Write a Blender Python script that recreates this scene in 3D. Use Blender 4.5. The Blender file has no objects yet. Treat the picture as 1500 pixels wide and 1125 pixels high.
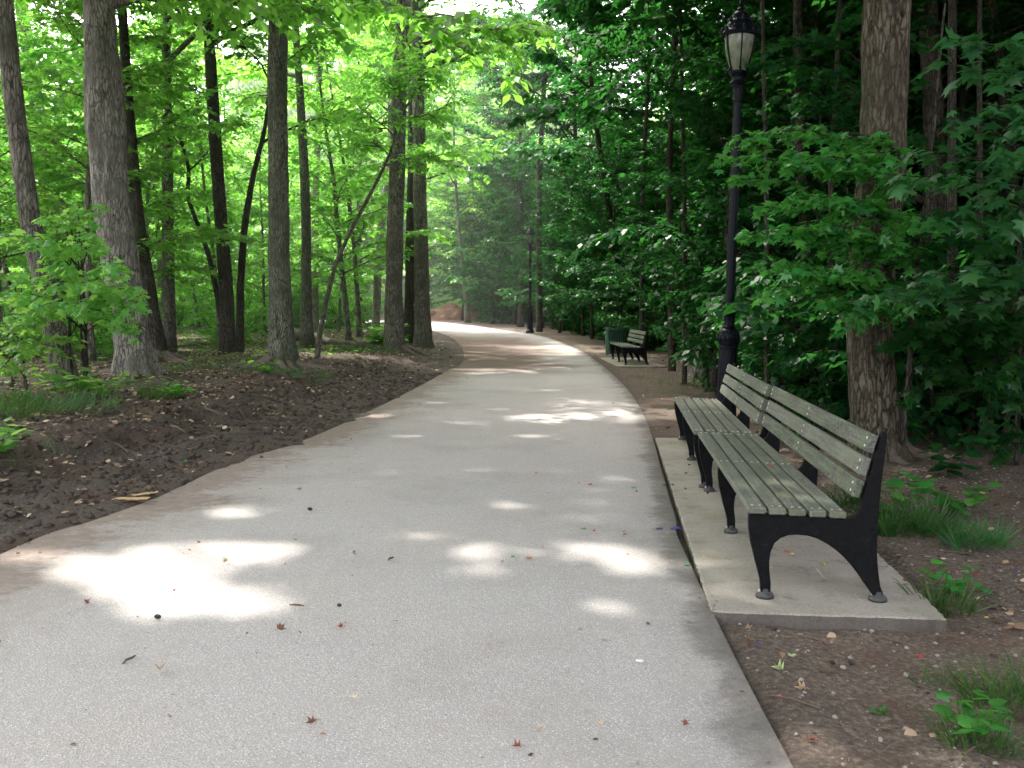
import bpy, math, random
import numpy as np
from mathutils import Vector
R = math.radians
random.seed(7); rng = np.random.default_rng(7)
scene = bpy.context.scene
col = scene.collection

# ------------------------------------------------------------------ camera model
FPX, CX, CY, CAMH, PITCH = 1430.0, 750.0, 562.5, 1.5, R(4.5)
def ray(px, py):
    dx = (px-CX)/FPX; dy = (CY-py)/FPX
    c, s = math.cos(PITCH), math.sin(PITCH)
    return (dx, c+dy*s, -s+dy*c)
def atY(px, py, Y):                     # the point at depth Y seen in direction px,py
    d = ray(px, py); k = Y/d[1]
    return (d[0]*k, Y, CAMH+d[2]*k)

# ------------------------------------------------------------------ numpy noise
_T = rng.random((256,256)); _T3 = rng.random((64,64,64))
def vn(x, y):
    x = np.asarray(x, float); y = np.asarray(y, float)
    xi = np.floor(x).astype(int); yi = np.floor(y).astype(int)
    fx = x-xi; fy = y-yi; fx = fx*fx*(3-2*fx); fy = fy*fy*(3-2*fy)
    a = _T[xi & 255, yi & 255]; b = _T[(xi+1) & 255, yi & 255]
    c = _T[xi & 255, (yi+1) & 255]; d = _T[(xi+1) & 255, (yi+1) & 255]
    return (a*(1-fx)+b*fx)*(1-fy)+(c*(1-fx)+d*fx)*fy
def fbm(x, y, o=4):
    s = 0; a = .5
    for i in range(o):
        s = s+a*vn(np.asarray(x)*2**i+17*i, np.asarray(y)*2**i+9*i); a *= .5
    return s*1.06
def sstep(a, b, x):
    t = np.clip((np.asarray(x, float)-a)/(b-a), 0, 1); return t*t*(3-2*t)

# ------------------------------------------------------------------ the path's edges (metres)
Lk = [(-2.9,-12),(-3.0,-4),(-3.15,2),(-3.12,5.9),(-2.95,6.8),(-2.8,7.7),(-2.7,9.4),(-2.36,10.9),(-2.08,13.8),(-1.8,17.9),(-1.55,22.6),(-1.35,26),(-1.6,32),(-2.4,40),(-4.2,50),(-6.6,58),(-11,64.5),(-18,68),(-30,70),(-60,69)]
Rk = [(1.2,-12),(1.0,-4),(.90,2),(1.06,5.9),(1.16,6.8),(1.25,7.7),(1.43,9.4),(1.6,11),(1.86,13.8),(2.12,17.9),(2.28,22.6),(2.34,27),(2.25,33),(1.45,42),(-.3,51),(-2.8,62),(-7,72),(-16,76),(-29,77.5),(-60,77)]
def catmull(P, n):
    P = np.array(P, float); out = []
    for i in range(len(P)-1):
        p0 = P[max(i-1,0)]; p1 = P[i]; p2 = P[i+1]; p3 = P[min(i+2,len(P)-1)]
        for t in np.linspace(0,1,n,endpoint=False):
            out.append(.5*((2*p1)+(-p0+p2)*t+(2*p0-5*p1+4*p2-p3)*t*t+(-p0+3*p1-3*p2+p3)*t**3))
    out.append(P[-1]); return np.array(out)
Le = catmull(Lk, 8); Re = catmull(Rk, 8)
def sdist(x, y, E):                     # signed distance to an edge line, + on its left (going forward)
    x = np.atleast_1d(x).astype(float); y = np.atleast_1d(y).astype(float)
    best = np.full(x.shape, 1e9); sg = np.ones(x.shape)
    for i in range(0, len(E)-1, 2):
        a = E[i]; b = E[min(i+2, len(E)-1)]; d = b-a; L2 = d@d
        if L2 < 1e-9: continue
        t = np.clip(((x-a[0])*d[0]+(y-a[1])*d[1])/L2, 0, 1)
        ex = x-a[0]-t*d[0]; ey = y-a[1]-t*d[1]; q = np.hypot(ex, ey)
        m = q < best; best = np.where(m, q, best)
        sg = np.where(m, np.where(d[0]*ey-d[1]*ex > 0, 1., -1.), sg)
    return best*sg
def base_z(x, y):
    x = np.asarray(x, float); y = np.asarray(y, float)
    z = .3*sstep(25, 50, y)+.2*sstep(50, 75, y)
    return z+np.maximum(0, y-84)*.085*sstep(80, 100, y)
def ground(x, y, dist=None):
    x = np.atleast_1d(np.asarray(x, float)); y = np.atleast_1d(np.asarray(y, float))
    dl, dr = dist if dist is not None else (sdist(x, y, Le), -sdist(x, y, Re))
    z = base_z(x, y)
    rag = (fbm(x*1.6, y*1.6, 4)-.5)*.6+(fbm(x*7, y*7, 3)-.5)*.28
    left = dl+rag*.8; right = dr+rag*.35
    bank = 1-.45*sstep(16, 34, y)
    lump = (fbm(x*1.1+31, y*1.1, 4)-.5)
    fine = (fbm(x*5+3, y*5+8, 4)-.5); grit = (fbm(x*17, y*17, 2)-.5)
    e = dl+lump*.9
    zl = -.05+.065*sstep(-.18,.12,left)+bank*(.05*sstep(.25,.9,e)+.21*sstep(1.05,1.85,e)+.10*sstep(1.7,4,e))
    zl = zl+.012*np.maximum(0, dl-3)*(dl < 40)+.012*28*(dl >= 40)*0
    zl = zl+sstep(.0,.5,left)*(lump*.16*sstep(.6,1.6,e)+fine*.12+grit*.03)*(1-.5*sstep(2.5,6,dl))
    rut = np.sin(dl*9+fbm(x*.7, y*.7, 2)*5)*.014*sstep(.15,.5,dl)*(1-sstep(.9,1.4,dl)); zl = zl+rut
    low = .05*(1-sstep(4.6,6.2,y))
    zr = -.05+.055*sstep(-.12,.12,right)-low*sstep(.0,.5,right)
    zr = zr+sstep(.05,.6,right)*(lump*.05+fine*.05+grit*.016)+.02*np.maximum(0, dr-1.5)
    slab = (x-(1.0+.103*(y-4.6)))
    inside = sstep(-.25,-.05,slab)*(1-sstep(1.1,1.3,slab))*sstep(4.5,4.72,y)*(1-sstep(11.0,11.3,y))
    zr = np.minimum(zr, zr*(1-inside)+(-.06)*inside)
    return z+np.where(dl > dr, zl, zr)
def gz(x, y): return float(ground(x, y)[0])
def onground(px, py):                   # where the ray through px,py meets the ground
    d = ray(px, py); k = 1.0; last = 1.0
    ks = np.concatenate([np.linspace(1.5, 60, 900), np.linspace(60.3, 150, 300)])
    X = d[0]*ks; Y = d[1]*ks; Z = CAMH+d[2]*ks
    g = base_z(X, Y); dl = sdist(X, Y, Le); dr = -sdist(X, Y, Re)
    g = ground(X, Y, (dl, dr)); g = np.where((dl < 0) & (dr < 0), base_z(X, Y), g)
    i = int(np.argmax(Z <= g)); return (float(X[i]), float(Y[i]), float(g[i]))

# ------------------------------------------------------------------ tagging / linking
def tag(o, label=None, cat=None, group=None, kind=None):
    if label: o['label'] = label
    if cat: o['category'] = cat
    if group: o['group'] = group
    if kind: o['kind'] = kind
    return o
def empty(name, loc=(0,0,0), rz=0):
    o = bpy.data.objects.new(name, None); col.objects.link(o)
    o.empty_display_size = .2; o.location = loc; o.rotation_euler = (0,0,rz); return o
def copy_tree(o, parent=None):
    c = o.copy(); col.objects.link(c)
    if parent: c.parent = parent
    for ch in [q for q in o.children]:
        copy_tree(ch, c)
    return c
class MB:
    def __init__(s): s.v = []; s.f = []
    def add(s, v, f):
        n = len(s.v); s.v += [tuple(p) for p in v]; s.f += [tuple(i+n for i in q) for q in f]
    def box(s, x0, x1, y0, y1, z0, z1, M=None):
        v = [(x,y,z) for x in (x0,x1) for y in (y0,y1) for z in (z0,z1)]
        if M: v = [M(p) for p in v]
        s.add(v, [(0,1,3,2),(4,6,7,5),(0,4,5,1),(2,3,7,6),(0,2,6,4),(1,5,7,3)])
    def bevbox(s, x0, x1, y0, y1, z0, z1, b=.004):
        # box long in y with bevelled long edges and ends
        pr = [(x0+b,z0),(x1-b,z0),(x1,z0+b),(x1,z1-b),(x1-b,z1),(x0+b,z1),(x0,z1-b),(x0,z0+b)]
        cx, cz = (x0+x1)/2, (z0+z1)/2
        pi = [(cx+(p[0]-cx)*(1-2*b/(x1-x0)), cz+(p[1]-cz)*(1-2*b/(z1-z0))) for p in pr]
        v = []; f = []
        for yy, P in ((y0,pi),(y0+b,pr),(y1-b,pr),(y1,pi)): v += [(p[0],yy,p[1]) for p in P]
        for r in range(3):
            for i in range(8):
                j = (i+1) % 8; f.append((r*8+i, r*8+j, r*8+8+j, r*8+8+i))
        f.append(tuple(range(7,-1,-1))); f.append(tuple(range(24,32)))
        s.add(v, f)
    def lathe(s, prof, n=24, c=(0,0), flute=0, fl_rng=None, cap=True):
        v = []; f = []
        for r, z in prof:
            for i in range(n):
                a = 2*math.pi*i/n; rr = r
                if flute and fl_rng and fl_rng[0] <= z <= fl_rng[1]: rr = r*(1-(.07 if i % 2 else 0))
                v.append((c[0]+rr*math.cos(a), c[1]+rr*math.sin(a), z))
        for k in range(len(prof)-1):
            for i in range(n):
                j = (i+1) % n; f.append((k*n+i, k*n+j, (k+1)*n+j, (k+1)*n+i))
        if cap: f.append(tuple(range(n-1,-1,-1))); f.append(tuple((len(prof)-1)*n+i for i in range(n)))
        s.add(v, f)
    def tube(s, pts, rad, n=6, rough=0, seed=0, lobes=None, cap=True):
        P = np.array(pts, float); m = len(P); rad = np.array(rad, float)
        T = np.gradient(P, axis=0); T /= np.linalg.norm(T, axis=1)[:,None]+1e-9
        ref = np.array((1.,0,0)) if abs(T[0][0]) < .8 else np.array((0,1.,0))
        ang = np.arange(n)/n*2*math.pi; V = np.zeros((m,n,3))
        for i in range(m):
            u = ref-T[i]*(ref@T[i]); u /= np.linalg.norm(u); w = np.cross(T[i], u); ref = u
            r = np.full(n, rad[i])
            if rough:
                z = P[i][2]
                q = vn(ang/(2*math.pi)*n*.42+seed*7, np.full(n, z*3.0+seed)) 
                q2 = vn(np.cos(ang)*2+seed*3+5, np.sin(ang)*2+z*1.2)
                r = r*(1+rough*(q-.5)+.10*(q2-.5))
            if lobes is not None: r = r*(1+lobes[i]*(.5+.5*np.cos(ang*5+seed+np.sin(ang*2+seed)*1.2)))
            V[i] = P[i]+np.cos(ang)[:,None]*u*r[:,None]+np.sin(ang)[:,None]*w*r[:,None]
        f = []
        for k in range(m-1):
            for i in range(n):
                j = (i+1) % n; f.append((k*n+i, k*n+j, (k+1)*n+j, (k+1)*n+i))
        if cap: f.append(tuple(range(n-1,-1,-1))); f.append(tuple((m-1)*n+i for i in range(n)))
        s.add(V.reshape(-1,3), f)
    def prism(s, prof, t0, t1):         # prof in (x,z), extruded along y
        n = len(prof); v = [(p[0],t0,p[1]) for p in prof]+[(p[0],t1,p[1]) for p in prof]
        f = [(i,(i+1)%n,n+(i+1)%n,n+i) for i in range(n)]
        f.append(tuple(range(n-1,-1,-1))); f.append(tuple(range(n,2*n))); s.add(v, f)
    def build(s, name, mat, parent=None, smooth=False, loc=None, off=None):
        me = bpy.data.meshes.new(name); v = s.v
        if off is not None: v = [(p[0]-off[0], p[1]-off[1], p[2]-off[2]) for p in v]
        me.from_pydata(v, [], s.f); me.update()
        if smooth: me.polygons.foreach_set('use_smooth', [True]*len(me.polygons))
        me.materials.append(mat)
        o = bpy.data.objects.new(name, me); col.objects.link(o)
        if parent: o.parent = parent
        if loc: o.location = loc
        return o

# ------------------------------------------------------------------ materials
def newmat(name):
    m = bpy.data.materials.new(name); m.use_nodes = True; nt = m.node_tree
    for n in list(nt.nodes): nt.nodes.remove(n)
    return m, nt
class NG:
    def __init__(s, nt): s.nt = nt
    def n(s, t, **kw):
        q = s.nt.nodes.new(t)
        for k, v in kw.items():
            if k in q.inputs: 
                try: q.inputs[k].default_value = v
                except Exception: pass
            else: setattr(q, k, v)
        return q
    def l(s, a, b): s.nt.links.new(a, b)
    def noise(s, vec, scale, detail=4, rough=.55):
        q = s.n('ShaderNodeTexNoise'); q.inputs['Scale'].default_value = scale
        q.inputs['Detail'].default_value = detail; q.inputs['Roughness'].default_value = rough
        if vec is not None: s.l(vec, q.inputs['Vector'])
        return q.outputs['Fac']
    def ramp(s, fac, stops, interp='LINEAR'):
        q = s.n('ShaderNodeValToRGB'); q.color_ramp.interpolation = interp; e = q.color_ramp.elements
        while len(e) < len(stops): e.new(.5)
        for i, (p, c) in enumerate(stops): e[i].position = p; e[i].color = (*c, 1) if len(c) == 3 else c
        s.l(fac, q.inputs['Fac']); return q.outputs['Color']
    def mix(s, f, a, b, blend='MIX'):
        q = s.n('ShaderNodeMix', data_type='RGBA', blend_type=blend)
        for sock, val in ((q.inputs[0], f), (q.inputs[6], a), (q.inputs[7], b)):
            if hasattr(val, 'is_output'): s.l(val, sock)
            elif isinstance(val, (int, float)): sock.default_value = val
            else: sock.default_value = (*val, 1)
        return q.outputs[2]
    def math(s, op, a, b=0.0, clamp=False):
        q = s.n('ShaderNodeMath', operation=op, use_clamp=clamp)
        for sock, val in ((q.inputs[0], a), (q.inputs[1], b)):
            if hasattr(val, 'is_output'): s.l(val, sock)
            else: sock.default_value = val
        return q.outputs[0]
    def bump(s, h, strength=.5, dist=.01):
        q = s.n('ShaderNodeBump'); q.inputs['Strength'].default_value = strength
        q.inputs['Distance'].default_value = dist; s.l(h, q.inputs['Height']); return q.outputs['Normal']
    def bsdf(s, colr, rough=.8, normal=None, metal=0, spec=.3, **kw):
        q = s.n('ShaderNodeBsdfPrincipled')
        for k, v in (('Base Color', colr), ('Roughness', rough), ('Metallic', metal), ('Specular IOR Level', spec)):
            if hasattr(v, 'is_output'): s.l(v, q.inputs[k])
            elif isinstance(v, (int, float)): q.inputs[k].default_value = v
            else: q.inputs[k].default_value = (*v, 1)
        if normal is not None: s.l(normal, q.inputs['Normal'])
        for k, v in kw.items(): q.inputs[k].default_value = v
        o = s.n('ShaderNodeOutputMaterial'); s.l(q.outputs[0], o.inputs['Surface']); return q
    def coords(s, kind='Object', scale=(1,1,1)):
        t = s.n('ShaderNodeTexCoord'); m = s.n('ShaderNodeMapping'); m.inputs['Scale'].default_value = scale
        s.l(t.outputs[kind], m.inputs['Vector']); return m.outputs[0]
    def attr(s, name):
        q = s.n('ShaderNodeAttribute'); q.attribute_name = name; return q.outputs['Fac']

def leaf_mat(name, dark, light, trans, tfac=.45, gloss=.06, objvar=.25):
    m, nt = newmat(name); g = NG(nt)
    r = g.attr('rnd'); oi = g.n('ShaderNodeObjectInfo').outputs['Random']
    c = g.ramp(r, [(0, dark), (.6, tuple((a+b)/2 for a, b in zip(dark, light))), (1, light)])
    big = g.noise(g.coords('Object'), .9, 2)
    c = g.mix(g.math('MULTIPLY', big, .55), c, tuple(x*.45 for x in dark))
    hs = g.n('ShaderNodeHueSaturation'); g.l(c, hs.inputs['Color'])
    g.l(g.math('ADD', g.math('MULTIPLY', g.math('FRACT', g.math('MULTIPLY', r, 13.7)), .045), g.math('ADD', g.math('MULTIPLY', oi, .035), .46)), hs.inputs['Hue'])
    g.l(g.math('ADD', g.math('MULTIPLY', oi, objvar*2), 1-objvar), hs.inputs['Value'])
    tc = g.mix(g.math('MULTIPLY', r, .6), trans, tuple(min(1, x*1.35) for x in trans))
    d = g.n('ShaderNodeBsdfDiffuse'); g.l(hs.outputs[0], d.inputs['Color'])
    t = g.n('ShaderNodeBsdfTranslucent'); g.l(tc, t.inputs['Color'])
    mx = g.n('ShaderNodeMixShader'); mx.inputs[0].default_value = tfac
    g.l(d.outputs[0], mx.inputs[1]); g.l(t.outputs[0], mx.inputs[2])
    gl = g.n('ShaderNodeBsdfGlossy'); gl.inputs['Roughness'].default_value = .38; gl.inputs['Color'].default_value = (1,1,1,1)
    m2 = g.n('ShaderNodeMixShader'); m2.inputs[0].default_value = gloss
    g.l(mx.outputs[0], m2.inputs[1]); g.l(gl.outputs[0], m2.inputs[2])
    o = g.n('ShaderNodeOutputMaterial'); g.l(m2.outputs[0], o.inputs['Surface']); return m
M = {}
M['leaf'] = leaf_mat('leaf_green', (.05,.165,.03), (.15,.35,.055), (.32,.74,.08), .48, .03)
M['leaf_dark'] = leaf_mat('leaf_shade_green', (.0075,.047,.014), (.024,.112,.025), (.042,.22,.028), .38, .02)  # leaf colour darkened to carry the shade of the right-hand wood
M['leaf_near'] = leaf_mat('leaf_maple_green', (.034,.16,.034), (.10,.34,.058), (.13,.52,.055), .40, .04)
M['leaf_blue'] = leaf_mat('leaf_bluish_green', (.02,.11,.04), (.06,.23,.075), (.07,.32,.06), .32, .06)
M['leaf_bright'] = leaf_mat('leaf_bright_green', (.08,.25,.05), (.20,.44,.09), (.42,.80,.12), .5)  # leaf colour lightened to carry the sunlight on far and left foliage
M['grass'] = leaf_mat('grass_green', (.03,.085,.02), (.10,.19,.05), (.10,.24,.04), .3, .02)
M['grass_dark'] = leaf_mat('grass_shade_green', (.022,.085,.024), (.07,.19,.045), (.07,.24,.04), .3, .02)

def bark_mat(name, c0, c1, c2, sc=1.0, moss=0.0):
    m, nt = newmat(name); g = NG(nt)
    v = g.coords('Object', (26*sc, 26*sc, 5.0*sc)); wv = g.n('ShaderNodeTexNoise'); g.l(g.coords('Object'), wv.inputs['Vector']); wv.inputs['Scale'].default_value = 7; wv.inputs['Detail'].default_value = 4
    va = g.n('ShaderNodeVectorMath', operation='MULTIPLY_ADD'); g.l(wv.outputs['Color'], va.inputs[0]); va.inputs[1].default_value = (1.6,1.6,1.6); g.l(v, va.inputs[2]); v = va.outputs[0]
    vo = g.n('ShaderNodeTexVoronoi', feature='DISTANCE_TO_EDGE'); vo.inputs['Scale'].default_value = .85; g.l(v, vo.inputs['Vector'])
    n1 = g.math('ADD', g.math('MULTIPLY', g.noise(g.coords('Object', (60*sc,60*sc,16*sc)), 1.0, 8, .75), .75), g.math('MULTIPLY', g.ramp(vo.outputs['Distance'], [(0,(0,0,0)),(.22,(1,1,1))]), .30))
    v2 = g.coords('Object', (9*sc, 9*sc, 2.4*sc)); n2 = g.noise(v2, 1.0, 5, .6)
    big = g.noise(g.coords('Object'), 1.6, 4)
    h = g.math('ADD', g.math('MULTIPLY', n1, .75), g.math('MULTIPLY', n2, .35))
    c = g.ramp(h, [(.42, tuple(q*.5 for q in c0)), (.58, c1), (.72, c2)])
    c = g.mix(g.ramp(big, [(.42,(0,0,0)),(.7,(1,1,1))]), c, tuple(x*.6 for x in c1))
    if moss: c = g.mix(g.math('MULTIPLY', g.ramp(g.noise(g.coords('Object', (2,2,1)), 2.2, 6), [(.5,(0,0,0)),(.65,(1,1,1))]), moss), c, (.05,.085,.03))
    g.bsdf(c, .92, g.bump(h, 1.0, .045), spec=.15); return m
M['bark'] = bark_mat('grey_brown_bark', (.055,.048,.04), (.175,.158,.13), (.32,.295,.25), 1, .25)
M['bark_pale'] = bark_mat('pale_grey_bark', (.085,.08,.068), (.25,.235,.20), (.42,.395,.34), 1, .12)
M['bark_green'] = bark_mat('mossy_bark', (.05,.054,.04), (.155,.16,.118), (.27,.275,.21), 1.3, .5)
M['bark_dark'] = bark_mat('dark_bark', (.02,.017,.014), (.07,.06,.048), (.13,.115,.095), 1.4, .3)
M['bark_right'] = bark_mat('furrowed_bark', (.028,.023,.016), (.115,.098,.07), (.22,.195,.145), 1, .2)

def soil_mat():
    m, nt = newmat('forest_floor'); g = NG(nt); v = g.coords('Object')
    n1 = g.noise(v, 3.2, 8, .65); n2 = g.noise(v, 38, 6, .7); n3 = g.noise(v, .55, 4)
    c = g.ramp(n1, [(.32,(.06,.044,.033)), (.5,(.12,.09,.068)), (.66,(.18,.138,.105))])
    c = g.mix(.65, c, g.ramp(n2, [(.3,(.03,.022,.018)), (.5,(.13,.10,.08)), (.72,(.34,.27,.215))]))
    dl = g.attr('dl'); dr = g.attr('dr')
    mudn = g.math('ADD', dl, g.math('MULTIPLY', g.math('SUBTRACT', n1, .5), 2.2))
    mud = g.ramp(g.math('DIVIDE', mudn, 3.0), [(.0,(.35,.35,.35)), (.10,(1,1,1)), (.42,(.8,.8,.8)), (.62,(0,0,0))])
    mudc = g.ramp(n2, [(.3,(.045,.036,.030)), (.52,(.125,.102,.087)), (.72,(.30,.25,.21))])
    c = g.mix(g.math('MULTIPLY', mud, .88), c, mudc)
    red = g.math('MULTIPLY', g.ramp(g.noise(v, 1.7, 4), [(.52,(0,0,0)),(.64,(1,1,1))]), .55)
    c = g.mix(red, c, g.mix(n2, (.07,.042,.03), (.17,.105,.078)))
    # thin green cover further into the wood, bright turf up the far slope
    grn = g.math('MULTIPLY', g.ramp(g.math('DIVIDE', dl, 10), [(.2,(0,0,0)),(.45,(1,1,1))]), g.ramp(n3, [(.42,(0,0,0)),(.58,(1,1,1))]))
    c = g.mix(g.math('MULTIPLY', grn, .55), c, g.mix(n2, (.045,.075,.02), (.12,.17,.06)))
    far = g.attr('turf'); c = g.mix(far, c, g.mix(n2, (.10,.22,.04), (.22,.38,.09)))
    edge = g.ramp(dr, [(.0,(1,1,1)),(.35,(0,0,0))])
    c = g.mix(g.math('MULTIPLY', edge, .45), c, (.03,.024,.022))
    h = g.math('ADD', n2, g.math('MULTIPLY', g.noise(v, 120, 3), .4))
    g.bsdf(c, .93, g.bump(h, .8, .02), spec=.2); return m
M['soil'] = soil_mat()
def road_mat():
    m, nt = newmat('worn_asphalt'); g = NG(nt); v = g.coords('Object')
    el = g.attr('el'); er = g.attr('er')
    vo = g.n('ShaderNodeTexVoronoi'); vo.inputs['Scale'].default_value = 95; g.l(v, vo.inputs['Vector'])
    chip = g.ramp(vo.outputs['Distance'], [(.10,(1,1,1)),(.55,(0,0,0))])
    cw = g.n('ShaderNodeSeparateColor'); g.l(vo.outputs['Color'], cw.inputs[0])
    sp = g.ramp(cw.outputs[0], [(0,(.13,.12,.122)),(.3,(.42,.397,.395)),(.7,(.62,.59,.58)),(1,(.95,.92,.90))])
    n1 = g.noise(v, 1.1, 5, .6); n2 = g.noise(v, 9, 6, .7); n4 = g.noise(v, 300, 2)
    c = g.mix(g.math('MULTIPLY', chip, .9), (.32,.30,.297), sp)
    c = g.mix(.35, c, g.ramp(n4, [(.35,(.2,.19,.19)),(.65,(.85,.82,.81))]))
    c = g.mix(g.ramp(n1, [(.35,(0,0,0)),(.7,(.5,.5,.5))]), c, g.mix(.5, c, (.42,.35,.29)))
    c = g.mix(g.math('MULTIPLY', g.ramp(n2, [(.56,(0,0,0)),(.72,(1,1,1))]), .2), c, (.16,.14,.135))
    c = g.mix(g.math('MULTIPLY', g.ramp(g.noise(v, .45, 6, .7), [(.50,(0,0,0)),(.64,(1,1,1))]), .30), c, (.24,.215,.195))
    vs_ = g.n('ShaderNodeTexVoronoi'); vs_.inputs['Scale'].default_value = 9; g.l(v, vs_.inputs['Vector'])
    c = g.mix(g.math('MULTIPLY', g.ramp(vs_.outputs['Distance'], [(.03,(1,1,1)),(.07,(0,0,0))]), .7), c, (.05,.045,.04))
    # soil washed over the left side, darker grime on the right
    t = g.math('ADD', g.math('MULTIPLY', el, .95), g.math('MULTIPLY', g.math('SUBTRACT', n1, .5), 1.6))
    t = g.math('ADD', t, g.math('MULTIPLY', g.math('SUBTRACT', n2, .5), 1.1))
    dirt = g.ramp(t, [(.0,(1,1,1)),(.28,(.9,.9,.9)),(.5,(.42,.42,.42)),(1,(.08,.08,.08))])
    c = g.mix(g.math('MULTIPLY', dirt, .85), c, g.mix(n2, (.10,.075,.06), (.30,.225,.18)))
    wash = g.attr('wash')
    c = g.mix(g.math('MULTIPLY', wash, g.ramp(n2, [(.3,(.8,.8,.8)),(.6,(1,1,1))])), c, g.mix(n2, (.07,.047,.036), (.17,.115,.088)))
    t2 = g.math('ADD', er, g.math('MULTIPLY', g.math('SUBTRACT', n1, .5), .5))
    t2 = g.math('ADD', t2, g.math('MULTIPLY', g.math('SUBTRACT', n2, .5), .25))
    d2 = g.ramp(t2, [(.0,(1,1,1)),(.09,(.75,.75,.75)),(.17,(.22,.22,.22)),(.4,(0,0,0))])
    c = g.mix(g.math('MULTIPLY', d2, .85), c, g.mix(n2, (.05,.044,.038), (.15,.135,.115)))
    h = g.math('ADD', g.math('MULTIPLY', chip, .6), n4)
    g.bsdf(c, .88, g.bump(h, .55, .006), spec=.25); return m
M['road'] = road_mat()
def conc_mat():
    m, nt = newmat('weathered_concrete'); g = NG(nt); v = g.coords('Object')
    n1 = g.noise(v, 2.2, 6, .65); n2 = g.noise(v, 60, 4, .7); n3 = g.noise(v, 260, 2)
    c = g.ramp(n1, [(.3,(.15,.135,.11)),(.5,(.27,.243,.205)),(.7,(.36,.325,.28))])
    c = g.mix(.4, c, g.ramp(n2, [(.35,(.16,.14,.115)),(.6,(.42,.38,.33))]))
    c = g.mix(.25, c, g.ramp(n3, [(.4,(.1,.09,.08)),(.6,(.6,.56,.5))]))
    c = g.mix(g.math('MULTIPLY', g.ramp(g.noise(v, 1.3, 5), [(.5,(0,0,0)),(.68,(1,1,1))]), .45), c, (.14,.15,.075))
    c = g.mix(g.math('MULTIPLY', g.ramp(g.noise(v, 5.5, 7, .7), [(.54,(0,0,0)),(.66,(1,1,1))]), .5), c, (.12,.095,.075))
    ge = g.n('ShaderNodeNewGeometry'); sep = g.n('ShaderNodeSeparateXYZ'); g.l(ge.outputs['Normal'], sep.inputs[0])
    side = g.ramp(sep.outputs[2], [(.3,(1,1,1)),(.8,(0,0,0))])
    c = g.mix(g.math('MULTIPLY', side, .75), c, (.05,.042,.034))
    g.bsdf(c, .9, g.bump(n2, .4, .006), spec=.2); return m
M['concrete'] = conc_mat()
def wood_mat():
    m, nt = newmat('weathered_wood'); g = NG(nt)
    v = g.coords('Object', (60, 2.2, 60)); n1 = g.noise(v, 1, 6, .65)
    o = g.coords('Object'); n2 = g.noise(o, 6, 6, .7); n3 = g.noise(o, 55, 4, .6)
    c = g.ramp(n1, [(.3,(.034,.036,.030)),(.5,(.080,.083,.070)),(.72,(.165,.169,.144))])
    c = g.mix(g.math('MULTIPLY', g.ramp(n2, [(.45,(0,0,0)),(.62,(1,1,1))]), .55), c, (.12,.15,.07))
    c = g.mix(g.math('MULTIPLY', g.ramp(n3, [(.58,(0,0,0)),(.70,(1,1,1))]), .5), c, (.42,.43,.37))
    oi = g.n('ShaderNodeObjectInfo').outputs['Random']
    c = g.mix(g.math('MULTIPLY', oi, .3), c, (.22,.225,.195))
    g.bsdf(c, .75, g.bump(g.math('ADD', n1, n3), .5, .004), spec=.3); return m
M['wood'] = wood_mat()
def simple(name, c, rough=.6, metal=0, var=.3, sc=8, bump=.2, spec=.4, dist=.004):
    m, nt = newmat(name); g = NG(nt); n = g.noise(g.coords('Object'), sc, 5, .65)
    cc = g.mix(n, tuple(x*(1-var) for x in c), tuple(min(1, x*(1+var)) for x in c))
    g.bsdf(cc, rough, g.bump(n, bump, dist), metal, spec); return m
def iron_mat():
    m, nt = newmat('black_painted_iron'); g = NG(nt); v = g.coords('Object')
    n = g.noise(v, 30, 5, .7); n2 = g.noise(v, 110, 3)
    c = g.ramp(n, [(.35,(.003,.0035,.004)),(.62,(.007,.0075,.008)),(.8,(.03,.03,.03))])
    g.bsdf(c, .5, g.bump(n2, .5, .004), 0, .1); return m
M['iron'] = iron_mat()
M['lamp_iron'] = simple('blue_black_lamp_paint', (.003,.0045,.008), .4, 0, .5, 25, .25, .14)
M['bolt'] = simple('galvanised_bolt', (.5,.5,.48), .4, .8, .2, 40)
M['foot'] = simple('worn_iron_foot', (.05,.05,.048), .5, .3, .5, 60)
M['bin'] = simple('green_bin_paint', (.015,.075,.042), .5, 0, .3, 12)
M['bin_post'] = simple('faded_green_bin_panel', (.10,.19,.13), .6, 0, .3, 12)
M['mulch'] = simple('wood_chip_mulch', (.22,.13,.085), .95, 0, .6, 14, 1, .1, .06)
M['stone'] = simple('stone', (.25,.22,.19), .85, 0, .5, 30, .5)
M['stone_dark'] = simple('dark_lump', (.02,.018,.018), .7, 0, .4, 40, .5)
M['twig'] = simple('twig_wood', (.10,.075,.05), .9, 0, .5, 60)
M['root'] = simple('root_bark', (.13,.10,.08), .9, 0, .5, 25, .8)
M['log'] = simple('log_bark', (.10,.085,.07), .9, 0, .5, 12, .8)
M['tan'] = simple('tan_bark_inside', (.42,.27,.13), .8, 0, .35, 30, .5)
def litter_mat():
    m, nt = newmat('dry_leaf'); g = NG(nt); r = g.attr('rnd')
    c = g.ramp(r, [(0,(.05,.03,.02)),(.35,(.13,.08,.052)),(.65,(.26,.17,.11)),(.88,(.42,.31,.21)),(1,(.52,.43,.31))])
    g.bsdf(c, .8, spec=.2); return m
M['litter'] = litter_mat()
def flat(name, c, rough=.5, tr=0): 
    m, nt = newmat(name); g = NG(nt); n = g.noise(g.coords('Object'), 60, 3)
    g.bsdf(g.mix(n, tuple(x*.7 for x in c), c), rough); return m
for k, c in dict(red=(.42,.05,.04), pink=(.5,.09,.16), green=(.06,.28,.12), blue=(.04,.06,.2), orange=(.45,.13,.06), purple=(.5,.28,.6), white=(.7,.68,.66), yellow=(.6,.5,.08), lime=(.32,.5,.08)).items():
    M['s_'+k] = flat('scrap_'+k, c)
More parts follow.
